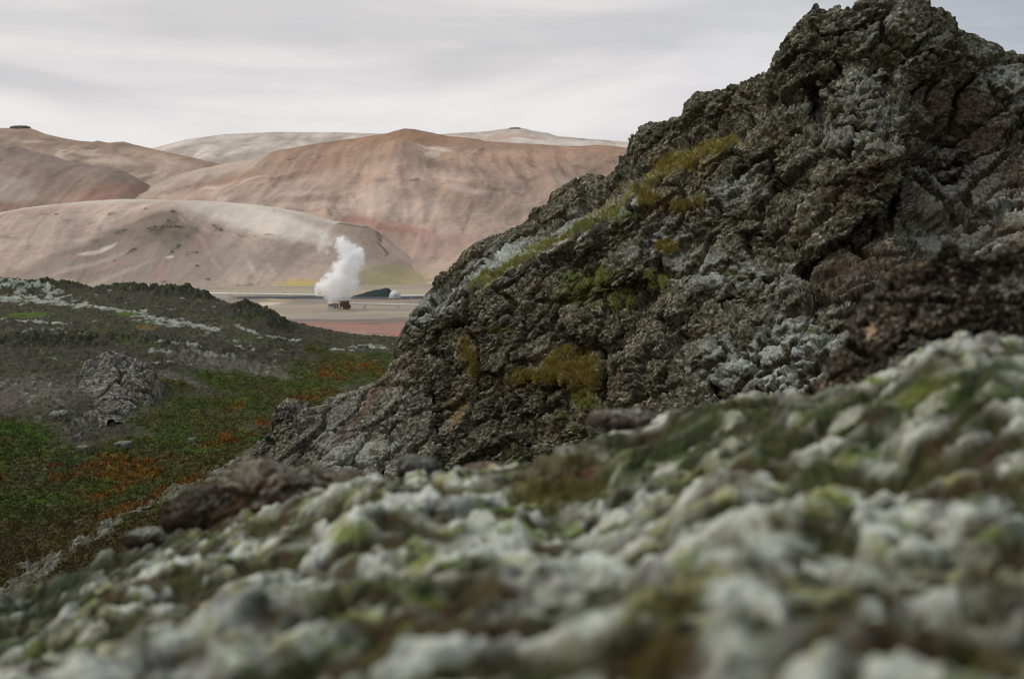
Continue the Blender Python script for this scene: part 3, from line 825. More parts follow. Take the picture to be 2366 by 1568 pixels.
DEPTH = [(880, 1000, 47), (905, 800, 49), (1000, 660, 48), (1150, 545, 46.5), (1275, 445, 45), (1430, 370, 43), (1580, 240, 40.5), (1790, 130, 37.5), (1885, 8, 36), (2060, -10, 35), (2200, 40, 35.5), (2366, 120, 36),
         (2700, 260, 38), (3000, 400, 40),
         (930, 940, 45.5), (1000, 850, 45), (1100, 740, 43.5), (1300, 620, 41), (1500, 500, 38.5), (1700, 380, 36.5), (1900, 250, 34.5), (2080, 200, 33.5),
         (950, 1120, 42), (1150, 1000, 40), (1300, 850, 38), (1500, 700, 35.5), (1700, 600, 33.5), (1900, 480, 31.5), (2040, 340, 30.8), (2150, 430, 32.5), (2366, 300, 34), (2700, 400, 36),
         (1100, 1170, 38), (1300, 1100, 35.5), (1500, 950, 31.5), (1700, 850, 29.0), (1900, 720, 27.5), (2100, 650, 27.5), (2366, 550, 29), (2700, 600, 30),
         (1500, 1130, 27), (1800, 1040, 24), (2100, 960, 22), (2400, 920, 22), (3000, 900, 24)]
LEDGE = [(880, 790), (940, 722), (1020, 690), (1110, 640), (1200, 592), (1300, 540), (1400, 488), (1470, 435), (1540, 385), (1610, 342), (1690, 312), (1780, 290)]


def pre_main(PX, PY):
    lx = np.array(LEDGE, float)
    ly = np.interp(PX, lx[:, 0], lx[:, 1])
    w = sstep(900, 980, PX) * (1 - sstep(1620, 1800, PX))
    ab = ly - PY                                         # >0 above the ledge
    D = 2.0 * sstep(-4, 16, ab) * w - 0.9 * w * np.exp(-((ab + 30) / 45.) ** 2)
    # overhanging slab: sharp drop-back below-right of its lip
    lip = np.interp(PX, [1780, 1850, 1930, 2010, 2060, 2085, 2100], [690, 600, 560, 500, 430, 330, 260])
    s = PY - lip
    ww = sstep(1800, 1900, PX) * (1 - sstep(2085, 2110, PX))
    D += ww * 1.0 * sstep(-8, 14, s) * (1 - sstep(70, 130, s))
    D += -0.7 * ww * np.exp(-((s + 50) / 60.) ** 2)
    # recessed brown gully to the right of the slab
    D += 1.1 * sstep(2080, 2105, PX) * (1 - sstep(2200, 2320, PX)) * sstep(120, 220, PY) * (1 - sstep(560, 700, PY))
    for (x, y, rx, ry, d) in ((1892, 235, 26, 34, 1.6), (1370, 800, 60, 16, 0.8), (925, 930, 14, 50, 1.2), (1375, 690, 60, 20, 1.0), (1480, 670, 40, 20, 1.0), (1800, 440, 20, 45, 0.9), (1740, 560, 30, 30, 0.8),
                              (1560, 780, 40, 22, 0.8), (1620, 860, 24, 26, 0.8), (1130, 880, 30, 30, 0.8), (1260, 960, 50, 20, 0.6), (2000, 300, 60, 14, 0.8), (1950, 150, 50, 14, 0.6), (1390, 880, 10, 50, 0.8),
                              (1140, 640, 40, 12, 0.5), (1700, 700, 50, 14, 0.8)):
        D += d * np.exp(-((PX - x) / rx) ** 2 - ((PY - y) / ry) ** 2)
    for (x, y, rx, ry, d) in ((1280, 860, 100, 40, -0.9), (1450, 620, 100, 40, -0.6), (1000, 860, 60, 70, -0.8), (1500, 850, 60, 60, -0.5), (2030, 350, 60, 50, -0.5), (1700, 500, 60, 60, -0.5), (1340, 1000, 100, 60, -0.5)):
        D += d * np.exp(-((PX - x) / rx) ** 2 - ((PY - y) / ry) ** 2)
    return D


GRASSY = []


def paint_main_rock(s):
    P, pt, C = s['P'], s['pt'], s['C']; m = s['m']
    right = sstep(4.5, 10.0, P[..., 0])
    # the bluish woolly moss: tufts on the upper right, thin lower left
    for a in ((2100, 90, 160, 70, -25), (1980, 300, 90, 60, 30), (1960, 210, 90, 40, 20), (2200, 430, 70, 70, -20), (2170, 560, 70, 60, -30), (2330, 180, 90, 60, -35), (1700, 440, 60, 30, 30), (1650, 620, 80, 40, 0),
              (1500, 560, 60, 25, 30), (2330, 480, 60, 40, 0), (1840, 800, 90, 40, 30), (1740, 850, 90, 40, 10), (1290, 560, 90, 25, 35), (1150, 600, 90, 20, 30)):
        k = pt.spot(*a, soft=0.8)
        m = np.maximum(m * 0.9, k * sstep(0.12, 0.40, s['up'] + 0.9 * s['mf']))
    m = np.maximum(m, 0.75 * pt.line([(900, 760), (950, 725), (1030, 695), (1100, 650)], 22) * sstep(-0.1, 0.35, s['mf'] + 0.2 * s['up']))
    m = np.maximum(m, 0.8 * pt.line([(1100, 655), (1250, 575), (1400, 505), (1500, 440)], 9) * sstep(-0.4, 0.1, s['mf']))
    # brown earthy hollow right of the slab
    C = lerpc(C, (0.055, 0.036, 0.024), np.maximum.reduce([pt.spot(*a) for a in ((2220, 300, 90, 100, 0), (2300, 420, 90, 70), (2000, 620, 120, 40, 20), (2170, 230, 60, 40), (1980, 420, 60, 30, 30))]) * 0.65)
    C = lerpc(C, (0.13, 0.10, 0.072), pt.spot(2300, 500, 170, 80) * 0.6)
    # ochre grass and moss pads
    for a in ((1300, 845, 40, 30, 0), (1350, 870, 36, 45, -40), (1230, 880, 70, 18, 20), (1580, 475, 34, 16, 10), (1490, 450, 22, 32, 40), (1550, 380, 26, 30, 40), (1640, 340, 40, 14, 35), (1550, 570, 24, 12, 40),
              (1075, 810, 22, 30), (1090, 850, 18, 30, 0), (1060, 950, 30, 8, 60)):
        k = pt.spot(*a, soft=0.8) * sstep(-0.45, 0.05, s['mf']); C = lerpc(C, (0.19, 0.12, 0.038), k * 0.85); m = m * (1 - 0.9 * k)
    for a in ((1440, 690, 34, 22, 35), (1360, 640, 60, 16, 30), (1340, 660, 60, 40, 20), (1360, 925, 30, 26), (1330, 885, 30, 12), (1155, 760, 30, 8), (1520, 640, 22, 18), (1430, 505, 26, 12, 35), (1870, 765, 50, 10, 30),
              (1450, 960, 22, 14), (1310, 975, 26, 8, 0), (1000, 790, 12, 8), (1190, 1050, 20, 12), (1700, 640, 20, 10)):
        k = pt.spot(*a) * sstep(-0.35, 0.15, s['mf']); C = lerpc(C, (0.085, 0.105, 0.022), k * 0.8); m = m * (1 - 0.7 * k)
    # the sloping ledge itself
    k = pt.line([(1090, 660), (1200, 598), (1300, 545), (1400, 493), (1470, 440), (1540, 390), (1610, 345), (1670, 325)], 11)
    C = lerpc(C, (0.30, 0.28, 0.14), k * 0.9); m = m * (1 - 0.6 * k)
    k = pt.line([(1480, 440), (1540, 392), (1600, 352)], 9); C = lerpc(C, (0.22, 0.115, 0.03), k * 0.6)
    s['k_ledge'] = k
    s['C'] = C; s['m'] = m


ridge, RP, RS = rock_face('rock_ridge', CREST, FOOT, DEPTH, 880, 2900, 1300, 680, 200, back=(9, 8), pre=pre_main, paint=paint_main_rock, kind='structure',
                          label='tall dark lava crag with pale moss filling the right side')

# lower-left spur in front of the meadow
spur_crest = [(500, 1120), (575, 1055), (590, 1035), (620, 1000), (632, 965), (645, 935), (662, 918), (680, 925), (688, 945), (700, 938), (735, 940), (760, 918), (800, 908), (850, 890), (880, 868), (905, 840), (960, 800), (1010, 800)]
spur_foot = [(500, 1180), (600, 1150), (800, 1190), (1010, 1200)]
def paint_spur(s):
    P, pt = s['P'], s['pt']
    s['m'] = np.maximum(s['m'], pt.spot(830, 1050, 100, 32, 12) * sstep(-0.3, 0.1, s['mf']) * 0.7)
    s['C'] = lerpc(s['C'], (0.10, 0.055, 0.035), pt.line([(870, 900), (840, 950), (790, 1000)], 9) * 0.7)
    s['C'] = lerpc(s['C'], (0.17, 0.165, 0.15), pt.spot(740, 1000, 60, 40, 20) * 0.35)
rock_face('rock_spur', spur_crest, spur_foot, [(500, 1120, 49), (600, 1030, 48), (660, 920, 48), (760, 918, 47.5), (880, 868, 47), (1010, 800, 46.5), (600, 1130, 44), (700, 1050, 44), (800, 1000, 44.5), (900, 930, 45),
          (650, 960, 46), (800, 1120, 41), (950, 1100, 41), (1010, 1190, 38)], 500, 1000, 520, 330, 320, back=(3, 3.5), amp=0.7, bed=40, paint=paint_spur, fscale=1.1, colour=(0.10, 0.09, 0.068), moss=0.5, mosscol=(0.33, 0.34, 0.29),
          label='low jagged grey rock spur jutting left into the meadow', cat='rock outcrop')

# grey crag standing in the slope above the meadow
crag_crest = [(90, 985), (120, 960), (165, 935), (180, 870), (195, 835), (225, 815), (255, 806), (290, 822), (320, 850), (345, 880), (350, 925), (370, 955)]
crag_foot = [(90, 1000), (140, 1040), (190, 1035), (215, 1000), (240, 985), (300, 975), (370, 965)]
rock_face('rock_crag', crag_crest, crag_foot, [(90, 985, 75), (250, 806, 84), (350, 880, 83), (200, 900, 79), (300, 920, 79), (150, 960, 74), (230, 985, 72), (370, 955, 80), (190, 1035, 67), (300, 975, 75)], 90, 370, 300, 260, 340,
          back=(5, 2.5), amp=0.6, bed=60, fscale=2.2, finek=0.5, blk=0.3, stk=2.2, moss=0.1, colour=(0.115, 0.105, 0.088), ends=12, label='grey cracked rock crag on the slope left of the meadow', cat='rock outcrop')

# dark brown rock close by on the right, out of focus
near_crest = [(1885, 900), (1915, 870), (1925, 830), (1945, 790), (1985, 735), (2020, 690), (2060, 640), (2085, 610), (2105, 598), (2150, 605), (2168, 580), (2185, 556), (2215, 562), (2240, 590), (2275, 598), (2310, 575), (2366, 560), (2500, 520), (2800, 500)]
near_foot = [(1885, 940), (1950, 950), (2150, 960), (2400, 960), (2800, 960)]
def paint_near(s):
    s['C'] = lerpc(s['C'], (0.050, 0.030, 0.016), sstep(0.1, 0.45, fbm(s['P'], 3.0, 4, 777)) * 0.6)
    s['C'] = lerpc(s['C'], (0.34, 0.24, 0.15), sstep(0.36, 0.46, fbm(s['P'], 5.0, 3, 779)) * 0.9)
rock_face('boulder', near_crest, near_foot, [(1885, 900, 6.9), (2000, 720, 7.0), (2190, 560, 7.0), (2500, 520, 7.0), (2800, 500, 7.0), (2100, 760, 6.6), (2300, 750, 6.5), (2000, 930, 6.4), (2400, 930, 6.2), (2800, 930, 6.2)],
          1885, 2800, 520, 320, 360, back=(2.2, 2.2), amp=0.9, bed=10, fscale=0.26, moss=0.25, colour=(0.036, 0.026, 0.017), paint=paint_near,
          label='dark brown rough boulder close by at the right edge, slightly blurred', cat='boulder')


# ------------------------------------------------------------------ foreground moss bank
def fg_height():
    edge = [(-300, 1450, 6.5), (-100, 1400, 6.5), (60, 1370, 6.5), (200, 1310, 6.5), (300, 1262, 6.3), (430, 1230, 6.3), (600, 1165, 6.3), (760, 1125, 6.2), (860, 1105, 6.2), (940, 1100, 6.1), (1080, 1085, 6.1), (1200, 1080, 6.0),
            (1300, 1040, 6.0), (1400, 1010, 6.0), (1530, 975, 6.0), (1640, 935, 6.0), (1760, 920, 6.0), (1900, 915, 6.0), (2020, 885, 5.8), (2120, 850, 5.5), (2250, 815, 5.3), (2366, 810, 5.2), (2700, 790, 5.0)]
    q, z = [], []
    for px, py, d in edge:
        w = at(px, py, d); q.append((w[0], w[1])); z.append(w[2])
        w2 = at(px, 0, d + 1.2); q.append((w2[0], w2[1])); z.append(w[2] - 0.75)
        q.append((w2[0] * 1.2, d + 4.0)); z.append(w[2] - 3.4)
        q.append((w2[0] * 1.7, d + 9.0)); z.append(w[2] - 7.5)
    for px, py, d in ((-200, 1568, 3.6), (0, 1568, 3.4), (300, 1568, 2.4), (700, 1568, 1.9), (1183, 1568, 1.6), (1700, 1568, 1.5), (2366, 1568, 1.45), (2700, 1568, 1.45),
                      (0, 1450, 5.0), (300, 1400, 4.0), (700, 1350, 3.1), (1183, 1320, 2.8), (1700, 1300, 2.6), (2366, 1280, 2.4), (2700, 1250, 2.4),
                      (300, 1310, 5.3), (700, 1220, 4.4), (1183, 1180, 4.2), (1700, 1100, 4.0), (2100, 1040, 3.7), (2366, 1000, 3.6), (2700, 980, 3.5)):
        w = at(px, py, d); q.append((w[0], w[1])); z.append(w[2])
    for x, y, zz in ((-3, 0, 23.2), (-1, 0, 24.35), (0, 0, 24.55), (1.2, 0, 24.65), (3, 0, 24.9), (-3, -2, 23.5), (0, -2, 24.6), (3, -2, 25.0)):
        q.append((x, y)); z.append(zz)
    return tps(q, z, 5e-3)


FG_EDGE = ((-300, 1450), (60, 1362), (200, 1305), (300, 1262), (430, 1235), (600, 1175), (700, 1140), (860, 1098), (940, 1092), (1080, 1085), (1200, 1072), (1300, 1035), (1400, 1005), (1530, 965), (1640, 925), (1700, 905),
           (1760, 915), (1900, 900), (2020, 868), (2080, 850), (2130, 800), (2200, 775), (2260, 762), (2320, 770), (2366, 785), (2700, 790))
FH = fg_height()
M_moss = mat_vcol('woolly_moss', 60.0, 0.28, rough=1.0, bump=0.9, bscale=140.0, bdist=0.012)


def foreground():
    yy = np.concatenate([np.linspace(-2, 1.0, 40, endpoint=False), np.geomspace(1.0, 7.6, 760, endpoint=False), np.linspace(7.6, 16, 60)])
    uu = np.linspace(-0.55, 0.62, 1150)
    Y, U = np.meshgrid(yy, uu, indexing='ij'); X = U * (np.maximum(Y, 0) + 1.0) * 1.0
    Z = FH(np.stack([X, Y], -1))
    P = np.stack([X, Y, Z], -1)
    near = (1 - sstep(8, 12, Y)) * (1 - 0.08 * sstep(3.5, 5.5, Y))
    w = P + 0.05 * np.stack([perlin(P * 8, 501), perlin(P * 8, 502), perlin(P * 8, 503)], -1) + 0.015 * np.stack([perlin(P * 25, 504), perlin(P * 25, 505), perlin(P * 25, 506)], -1)
    w = w * (1, 1, 0.3)
    c1, c2, rid = cell(w, 8.5, 505)
    cush = (1 - c1 * c1 * 1.3)
    b1, b2, rb = cell(w, 3.2, 506)
    e1, e2, re = cell(w, 20.0, 508)
    big = fbm(P, 1.1, 3, 507)
    gap = 1 - sstep(-0.12, 0.22, fbm(w, 4.2, 4, 511, gain=0.6))          # holes between the cushions
    rel = 0.030 * cush * rid * 1.4 + 0.05 * (1 - b1) * rb + 0.12 * big + 0.016 * (1 - e1 * e1) * re + 0.018 * fbm(P, 12, 4, 509, kind='b') + 0.07 * fbm(P, 3.0, 4, 510) - 0.045 * gap
    P[..., 2] += near * rel - 0.04
    # settle the far rim of the bank onto its surveyed line
    for _ in range(2):
        qx, qy = proj(P[60:800]); sky = qy.min(0); col = qx[qy.argmin(0), np.arange(len(uu))]
        E = np.array(FG_EDGE); want = np.interp(col, E[:, 0], E[:, 1])
        dz = (want - sky) * 6.0 / FOC; kk = np.hanning(91); kk /= kk.sum(); dz = np.convolve(np.pad(dz, 45, mode='edge'), kk, mode='valid')
        P[..., 2] -= dz[None] * sstep(2.0, 5.0, Y) * 0.9
    g = fbm(P, 2.6, 5, 520); h = fbm(P, 7.0, 4, 521); k = fbm(P, 18.0, 4, 522, gain=0.65)
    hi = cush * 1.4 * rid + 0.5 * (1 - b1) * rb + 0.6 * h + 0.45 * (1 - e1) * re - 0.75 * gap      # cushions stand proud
    PALE = np.array((0.235, 0.24, 0.165)); GREY = np.array((0.20, 0.195, 0.17))
    C = lerpc(np.broadcast_to(PALE, P.shape), GREY, sstep(-0.15, 0.2, g))
    C = lerpc(C, (0.60, 0.61, 0.53), sstep(0.55, 1.0, hi + 0.9 * fbm(P, 2.2, 4, 539)) * 0.85)
    C = lerpc(C, (0.33, 0.32, 0.10), sstep(0.08, 0.30, fbm(P, 6.5, 4, 525)) * 0.65)
    C = lerpc(C, (0.14, 0.18, 0.03), sstep(0.12, 0.32, fbm(P, 8.0, 4, 527)) * 0.8)
    C = lerpc(C, (0.13, 0.12, 0.105), sstep(0.12, 0.30, fbm(P * (1, 0.7, 1), 6.0, 5, 533)) * 0.8)
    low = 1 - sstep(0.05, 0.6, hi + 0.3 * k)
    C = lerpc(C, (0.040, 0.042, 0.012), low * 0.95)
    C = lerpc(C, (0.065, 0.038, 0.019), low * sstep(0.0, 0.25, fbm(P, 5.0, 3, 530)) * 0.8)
    C = lerpc(C, (0.018, 0.016, 0.010), sstep(0.16, 0.34, fbm(P, 5.0, 5, 536)) * 0.85)
    # greener and darker belt along the far right edge, dark left end
    pt = Patches(P[40:800], 'xy', warp=0.12, wscale=3.0, seed=540)
    Ci = C[40:800]; hi_ = h[40:800]; cu = cush[40:800]
    gb = np.maximum.reduce([pt.spot(*a, soft=0.7) for a in ((1700, 985, 330, 60), (2150, 930, 300, 50), (1950, 1000, 200, 70), (2330, 870, 120, 40), (1500, 1040, 200, 40))])
    Ci[:] = lerpc(Ci, (0.065, 0.085, 0.018), gb * sstep(-0.2, 0.2, fbm(P[40:800], 5.5, 4, 545) + 0.12) * 0.9)
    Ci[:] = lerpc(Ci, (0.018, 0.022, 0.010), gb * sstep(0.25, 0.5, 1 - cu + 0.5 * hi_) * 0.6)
    Ci[:] = lerpc(Ci, (0.13, 0.15, 0.025), pt.spot(2130, 900, 110, 24) * sstep(-0.2, 0.2, hi_) * 0.7)
    dk = np.maximum.reduce([pt.spot(*a, soft=0.8) for a in ((10, 1490, 150, 150), (60, 1400, 160, 60), (300, 1290, 170, 26), (130, 1390, 220, 50))])
    Ci[:] = lerpc(Ci, (0.028, 0.034, 0.014), dk * sstep(-0.5, 0.1, -hi_ + 0.1) * 0.92)
    for a in ((1560, 1400, 60, 24), (1960, 1390, 30, 22), (1470, 1500, 90, 50), (2290, 1520, 60, 50), (2120, 1200, 60, 24), (1110, 1330, 50, 16), (560, 1490, 30, 16), (1900, 1420, 30, 18), (930, 1440, 60, 22), (1300, 1095, 120, 16),
              (1140, 1095, 50, 14)):
        Ci[:] = lerpc(Ci, (0.075, 0.060, 0.014), pt.spot(*a) * 0.8)
    for a in ((1700, 1120, 90, 10), (1290, 1100, 60, 10), (1390, 1100, 60, 12), (1500, 960, 60, 18)):
        Ci[:] = lerpc(Ci, (0.075, 0.045, 0.030), pt.spot(*a) * 0.6)
    for a in ((1780, 1270, 200, 40), (1300, 1380, 160, 50), (2230, 790, 120, 14), (1880, 1080, 50, 40), (1640, 1160, 110, 16), (640, 1250, 180, 16), (500, 1370, 160, 40), (1700, 1560, 110, 40), (400, 1540, 160, 30), (1250, 1260, 200, 22)):
        Ci[:] = lerpc(Ci, (0.52, 0.53, 0.46), pt.spot(*a, soft=0.8) * sstep(-0.2, 0.25, hi_) * 0.7)
    Ci[:] = lerpc(Ci, (0.40, 0.40, 0.30), gb * sstep(0.75, 1.05, cu * 0.9 + 0.8 * hi_ + 0.3 * fbm(P[40:800], 2.5, 3, 547)) * 0.8)
    Ci[:] = lerpc(Ci, (0.040, 0.027, 0.016), gb * sstep(0.10, 0.3, fbm(P[40:800], 3.6, 4, 549)) * 0.75)
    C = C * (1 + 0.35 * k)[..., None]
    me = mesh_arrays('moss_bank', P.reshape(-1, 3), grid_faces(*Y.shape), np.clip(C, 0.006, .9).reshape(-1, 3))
    link('moss_bank', me, M_moss, kind='structure', label='bank of pale woolly moss in the foreground, out of focus')
    return P


FP = foreground()

# ------------------------------------------------------------------ free standing rocks
def ico(sub):
    import bmesh
    bm = bmesh.new(); bmesh.ops.create_icosphere(bm, subdivisions=sub, radius=1.0)
    V = np.array([v.co[:] for v in bm.verts]); F = np.array([[v.index for v in f.verts] for f in bm.faces]); bm.free()
    return V, F


ICO = {k: ico(k) for k in (4, 6)}


def blob_rock(name, centre, size, seed, colour, sub=6, flat=0.0, rotz=0.0, mosscol=(0.36, 0.37, 0.31), moss=0.6, rough=1.0, boxy=False, **tags):
    V, F = ICO[sub]; size = np.array(size, float); m = size.mean()
    q = V * size / size.min() * 0.8 + seed * 3.7
    if boxy: V = V / ((np.abs(V) ** 5).sum(1) ** 0.2)[:, None]
    r = 1 + rough * (0.28 * fbm(q, 0.9, 3, seed) + 0.16 * (cell(q, 1.6, seed + 2)[2] - 0.5) + 0.10 * fbm(q, 3.5, 3, seed + 3, kind='b') + 0.05 * fbm(q, 9.0, 3, seed + 6, kind='b'))
    P = V * r[:, None]
    if flat: P[:, 2] = np.where(P[:, 2] > flat, flat + (P[:, 2] - flat) * 0.25, P[:, 2])
    P = P * size
    c, s_ = math.cos(rotz), math.sin(rotz)
    P = np.stack([P[:, 0] * c - P[:, 1] * s_, P[:, 0] * s_ + P[:, 1] * c, P[:, 2]], -1)
    g = fbm(q, 2.5, 4, seed + 8); g2 = fbm(q, 9.0, 3, seed + 9)
    C = np.array(colour) * (1 + 0.5 * g + 0.6 * g2)[:, None]
    C = lerpc(C, mosscol, sstep(0.3, 0.8, V[:, 2] + 0.9 * g) * sstep(-0.1, 0.3, g2 + 0.15) * moss)
    me = mesh_arrays(name, P, F, np.clip(C, 0.004, 0.9))
    return link(name, me, M_rock, loc=centre, **tags)


def on_valley(px, py):
    return VPT.find(px, py)


for i, (px, py, w, h, lab) in enumerate((
        (440, 1019, 11, 17, 'upright pale grey stone standing alone in the green meadow'),
        (344, 893, 13, 12, 'small grey stone at the right foot of the cracked crag'),
        (282, 1022, 20, 10, 'flat dark stone at the lower edge of the crag, beside orange shrubs'),
        (190, 1028, 15, 9, 'pale stone at the tip of the grey scree tongue left of the meadow'),
        (138, 955, 24, 18, 'broad grey boulder on the slope left of the cracked crag'),
        (836, 800, 15, 9, 'white crusted stone at the back edge of the meadow'))):
    p = on_valley(px, py + h * 0.4); k = p[1] / FOC
    blob_rock('meadow_stone', (p[0], p[1], p[2] + 0.2 * h * k), (w * k * 0.8, w * k * 0.8, h * k * 0.85), 400 + i, (0.125, 0.118, 0.10), sub=6, boxy=True, moss=0.4, label=lab, cat='stone', group='stones lying in the hollow')

kx = 1900 / FOC; c = at(47, 296, 1900)
blob_rock('rock_tor', c - (0, 0, 2.2), (21 * kx, 16 * kx, 9 * kx), 430, (0.14, 0.11, 0.09), sub=6, boxy=True, moss=0.0, rough=0.5, label='flat topped rock knob on the far left hilltop', cat='rock')
kx = 2400 / FOC; c = at(1190, 296, 2400)
blob_rock('rock_tor', c - (0, 0, 3.0), (14 * kx, 13 * kx, 5.0 * kx), 433, (0.20, 0.14, 0.11), sub=6, boxy=True, moss=0.0, rough=0.5, label='rock cap on the small summit right of the brown peak', cat='rock')

FPT = Patches(FP[40:800], 'xy', stride=4)


def fg_rock(px, py, d, rx, ry, seed, colour, lab, rot=0.0, depth=0.8, name='moss_bank_rock', **kw):
    c = at(px, py, d); k = d / FOC
    return blob_rock(name, c, (rx * k, rx * k * depth, ry * k), seed, colour, rotz=rot, label=lab, cat='rock', **kw)


fg_rock(650, 1166, 6.3, 190, 96, 451, (0.070, 0.043, 0.025), 'long brown rock on the near ridge edge at the left of the moss bank', rough=1.6, moss=0.75, mosscol=(0.22, 0.215, 0.17))
fg_rock(812, 1145, 5.9, 62, 56, 452, (0.085, 0.046, 0.024), 'rust brown rounded rock beside the long brown rock', moss=0.3)
fg_rock(485, 1196, 6.2, 105, 68, 458, (0.040, 0.027, 0.017), 'nearly black rough rock at the left end of the long brown rock', rough=1.4, moss=0.15)
fg_rock(345, 1245, 6.3, 60, 26, 459, (0.05, 0.042, 0.03), 'small low rock at the tip of the near ridge, left of the black rock', rough=1.2, moss=0.9)
fg_rock(965, 1082, 6.3, 48, 30, 453, (0.06, 0.055, 0.05), 'small dark grey rock on the moss bank skyline', moss=0.5)
fg_rock(1125, 1092, 6.2, 66, 24, 454, (0.12, 0.058, 0.038), 'reddish brown flat rock on the moss bank skyline', moss=0.35)
fg_rock(1455, 972, 6.0, 82, 26, 455, (0.10, 0.072, 0.058), 'pinkish brown rock lying on the ridge below the crag', rough=1.6, moss=0.7)
fg_rock(1400, 1105, 5.2, 62, 28, 456, (0.11, 0.05, 0.028), 'dark rust coloured rock half sunk in moss', moss=0.2)
fg_rock(1290, 1112, 5.3, 44, 24, 457, (0.10, 0.06, 0.04), 'small rust brown rock left of the dark rust rock', moss=0.2)

# ------------------------------------------------------------------ plants: many small leaves and blades, uncountable
M_leaf = mat_vcol('leaf_and_grass', 4.0, 0.35, rough=0.9, bump=0)


def blades(name, base, col, h, w, nb, seed, lean=0.5, dirv=None, **tags):
    """short tapering blades: base (n,3), col (n,3), h (n)"""
    rg = np.random.default_rng(seed); n = len(base) * nb
    b = np.repeat(base, nb, 0) + rg.normal(0, 1, (n, 3)) * (w * 2.0, w * 2.0, 0.0)
    hh = np.repeat(h, nb) * rg.uniform(0.5, 1.2, n)
    a = rg.uniform(0, 2 * np.pi, n); la = rg.uniform(0, 2 * np.pi, n); ll = rg.uniform(0, lean, n)
    side = np.stack([np.cos(a), np.sin(a), 0 * a], -1) * (w * rg.uniform(0.6, 1.3, n))[:, None]
    tip = np.stack([np.cos(la) * ll, np.sin(la) * ll, np.sqrt(np.maximum(0.05, 1 - ll * ll))], -1) * hh[:, None]
    if dirv is not None: tip = tip + np.repeat(dirv, nb, 0) * hh[:, None]
    V = np.stack([b - side, b + side, b + tip * 0.55 + side * 0.8, b + tip], 1).reshape(-1, 3)
    i = np.arange(n)[:, None] * 4
    F = i + np.array([[0, 1, 2, 3]])
    c = np.repeat(np.repeat(col, nb, 0) * rg.uniform(0.7, 1.3, (n, 1)), 4, 0)
    me = mesh_arrays(name, V, F, np.clip(c, 0.004, 0.8), smooth=False)
    return link(name, me, M_leaf, **tags)


def meadow_plants():
    rg = np.random.default_rng(5)
    px, py = proj(VP)
    ok = (px > -150) & (px < 1000) & (VP[..., 1] < 112) & (VP[..., 1] > 40)
    idx = np.flatnonzero((ok & (VMEAD > 0.35 + 0.65 * rg.random(VMEAD.shape))).ravel())
    wgt = VP[..., 1].ravel()[idx] ** 0; pick = rg.choice(idx, 30000)
    base = VP.reshape(-1, 3)[pick] + rg.normal(0, 0.06, (30000, 3)) * (1, 1, 0)
    au = VAUT.ravel()[pick]; r = rg.random(30000)
    nz = fbm(base, 0.45, 3, 611)
    col = lerpc(np.broadcast_to((0.040, 0.048, 0.012), base.shape), (0.068, 0.078, 0.016), sstep(-0.1, 0.3, nz))
    col = lerpc(col, (0.062, 0.046, 0.018), sstep(-0.05, 0.2, fbm(base, 0.28, 6, 126, gain=0.65)) * 0.75)
    col = lerpc(col, (0.17, 0.078, 0.014), (r < au * 0.75 + 0.03) * 1.0)
    col = lerpc(col, (0.20, 0.115, 0.018), (r < au * 0.25) * 1.0)
    col = lerpc(col, (0.12, 0.040, 0.015), ((r > 0.96) & (au > 0.15)) * 0.9)
    col = col * (1.05, 0.92, 1.0)
    h = 0.05 + 0.11 * au + 0.04 * rg.random(30000)
    blades('meadow_shrubs', base, col, h, 0.035, 4, 7, lean=0.9, kind='stuff', label='green heath and orange autumn dwarf shrubs in the hollow')


meadow_plants()


def ridge_grass():
    rg = np.random.default_rng(8); P = RP; px, py = proj(P); pt = RS['pt']
    m = np.zeros(P.shape[:2]); hot = m.copy()
    for pts, w in (([(1090, 660), (1200, 598), (1300, 545), (1400, 493), (1470, 440), (1540, 390), (1610, 345), (1670, 325)], 7),):
        m = np.maximum(m, pt.line(pts, w))
    for a in ((1300, 845, 40, 26, 0), (1350, 870, 30, 42, -40), (1230, 880, 66, 14, 20), (1580, 475, 30, 14, 10), (1490, 450, 18, 28, 40), (1550, 380, 22, 26, 40), (1640, 340, 36, 12, 35), (1550, 570, 20, 10, 40), (1075, 810, 16, 26), (1090, 850, 14, 26)):
        k = pt.spot(*a); m = np.maximum(m, k); hot = np.maximum(hot, k)
    for a in ((1440, 690, 30, 18, 35), (1360, 640, 50, 12, 30), (1360, 925, 28, 22), (1330, 885, 28, 10), (1520, 640, 20, 14)):
        m = np.maximum(m, 0.8 * pt.spot(*a))
    t = RS['T']; idx = np.flatnonzero(((m * (0.7 + 0.9 * RS['mf']) > 0.15 + 0.6 * rg.random(m.shape)) & (t < 1)).ravel())
    n = 42000; pick = rg.choice(idx, n); base = P.reshape(-1, 3)[pick] + rg.normal(0, 0.02, (n, 3))
    hh = hot.ravel()[pick]; r = rg.random(n)
    col = lerpc(np.broadcast_to((0.30, 0.30, 0.09), base.shape), (0.46, 0.42, 0.20), (r < 0.4) * 1.0)
    col = lerpc(col, (0.30, 0.19, 0.055), (rg.random(n) < hh * 0.75) * 1.0)
    col = lerpc(col, (0.17, 0.24, 0.04), (rg.random(n) < 0.2) * 1.0)
    blades('ledge_grass', base, col, np.full(n, 0.12), 0.006, 4, 9, lean=0.7, dirv=np.broadcast_to((-0.1, -0.45, -0.25), base.shape), kind='stuff', label='yellow and ochre grass growing on ledges of the crag')


ridge_grass()

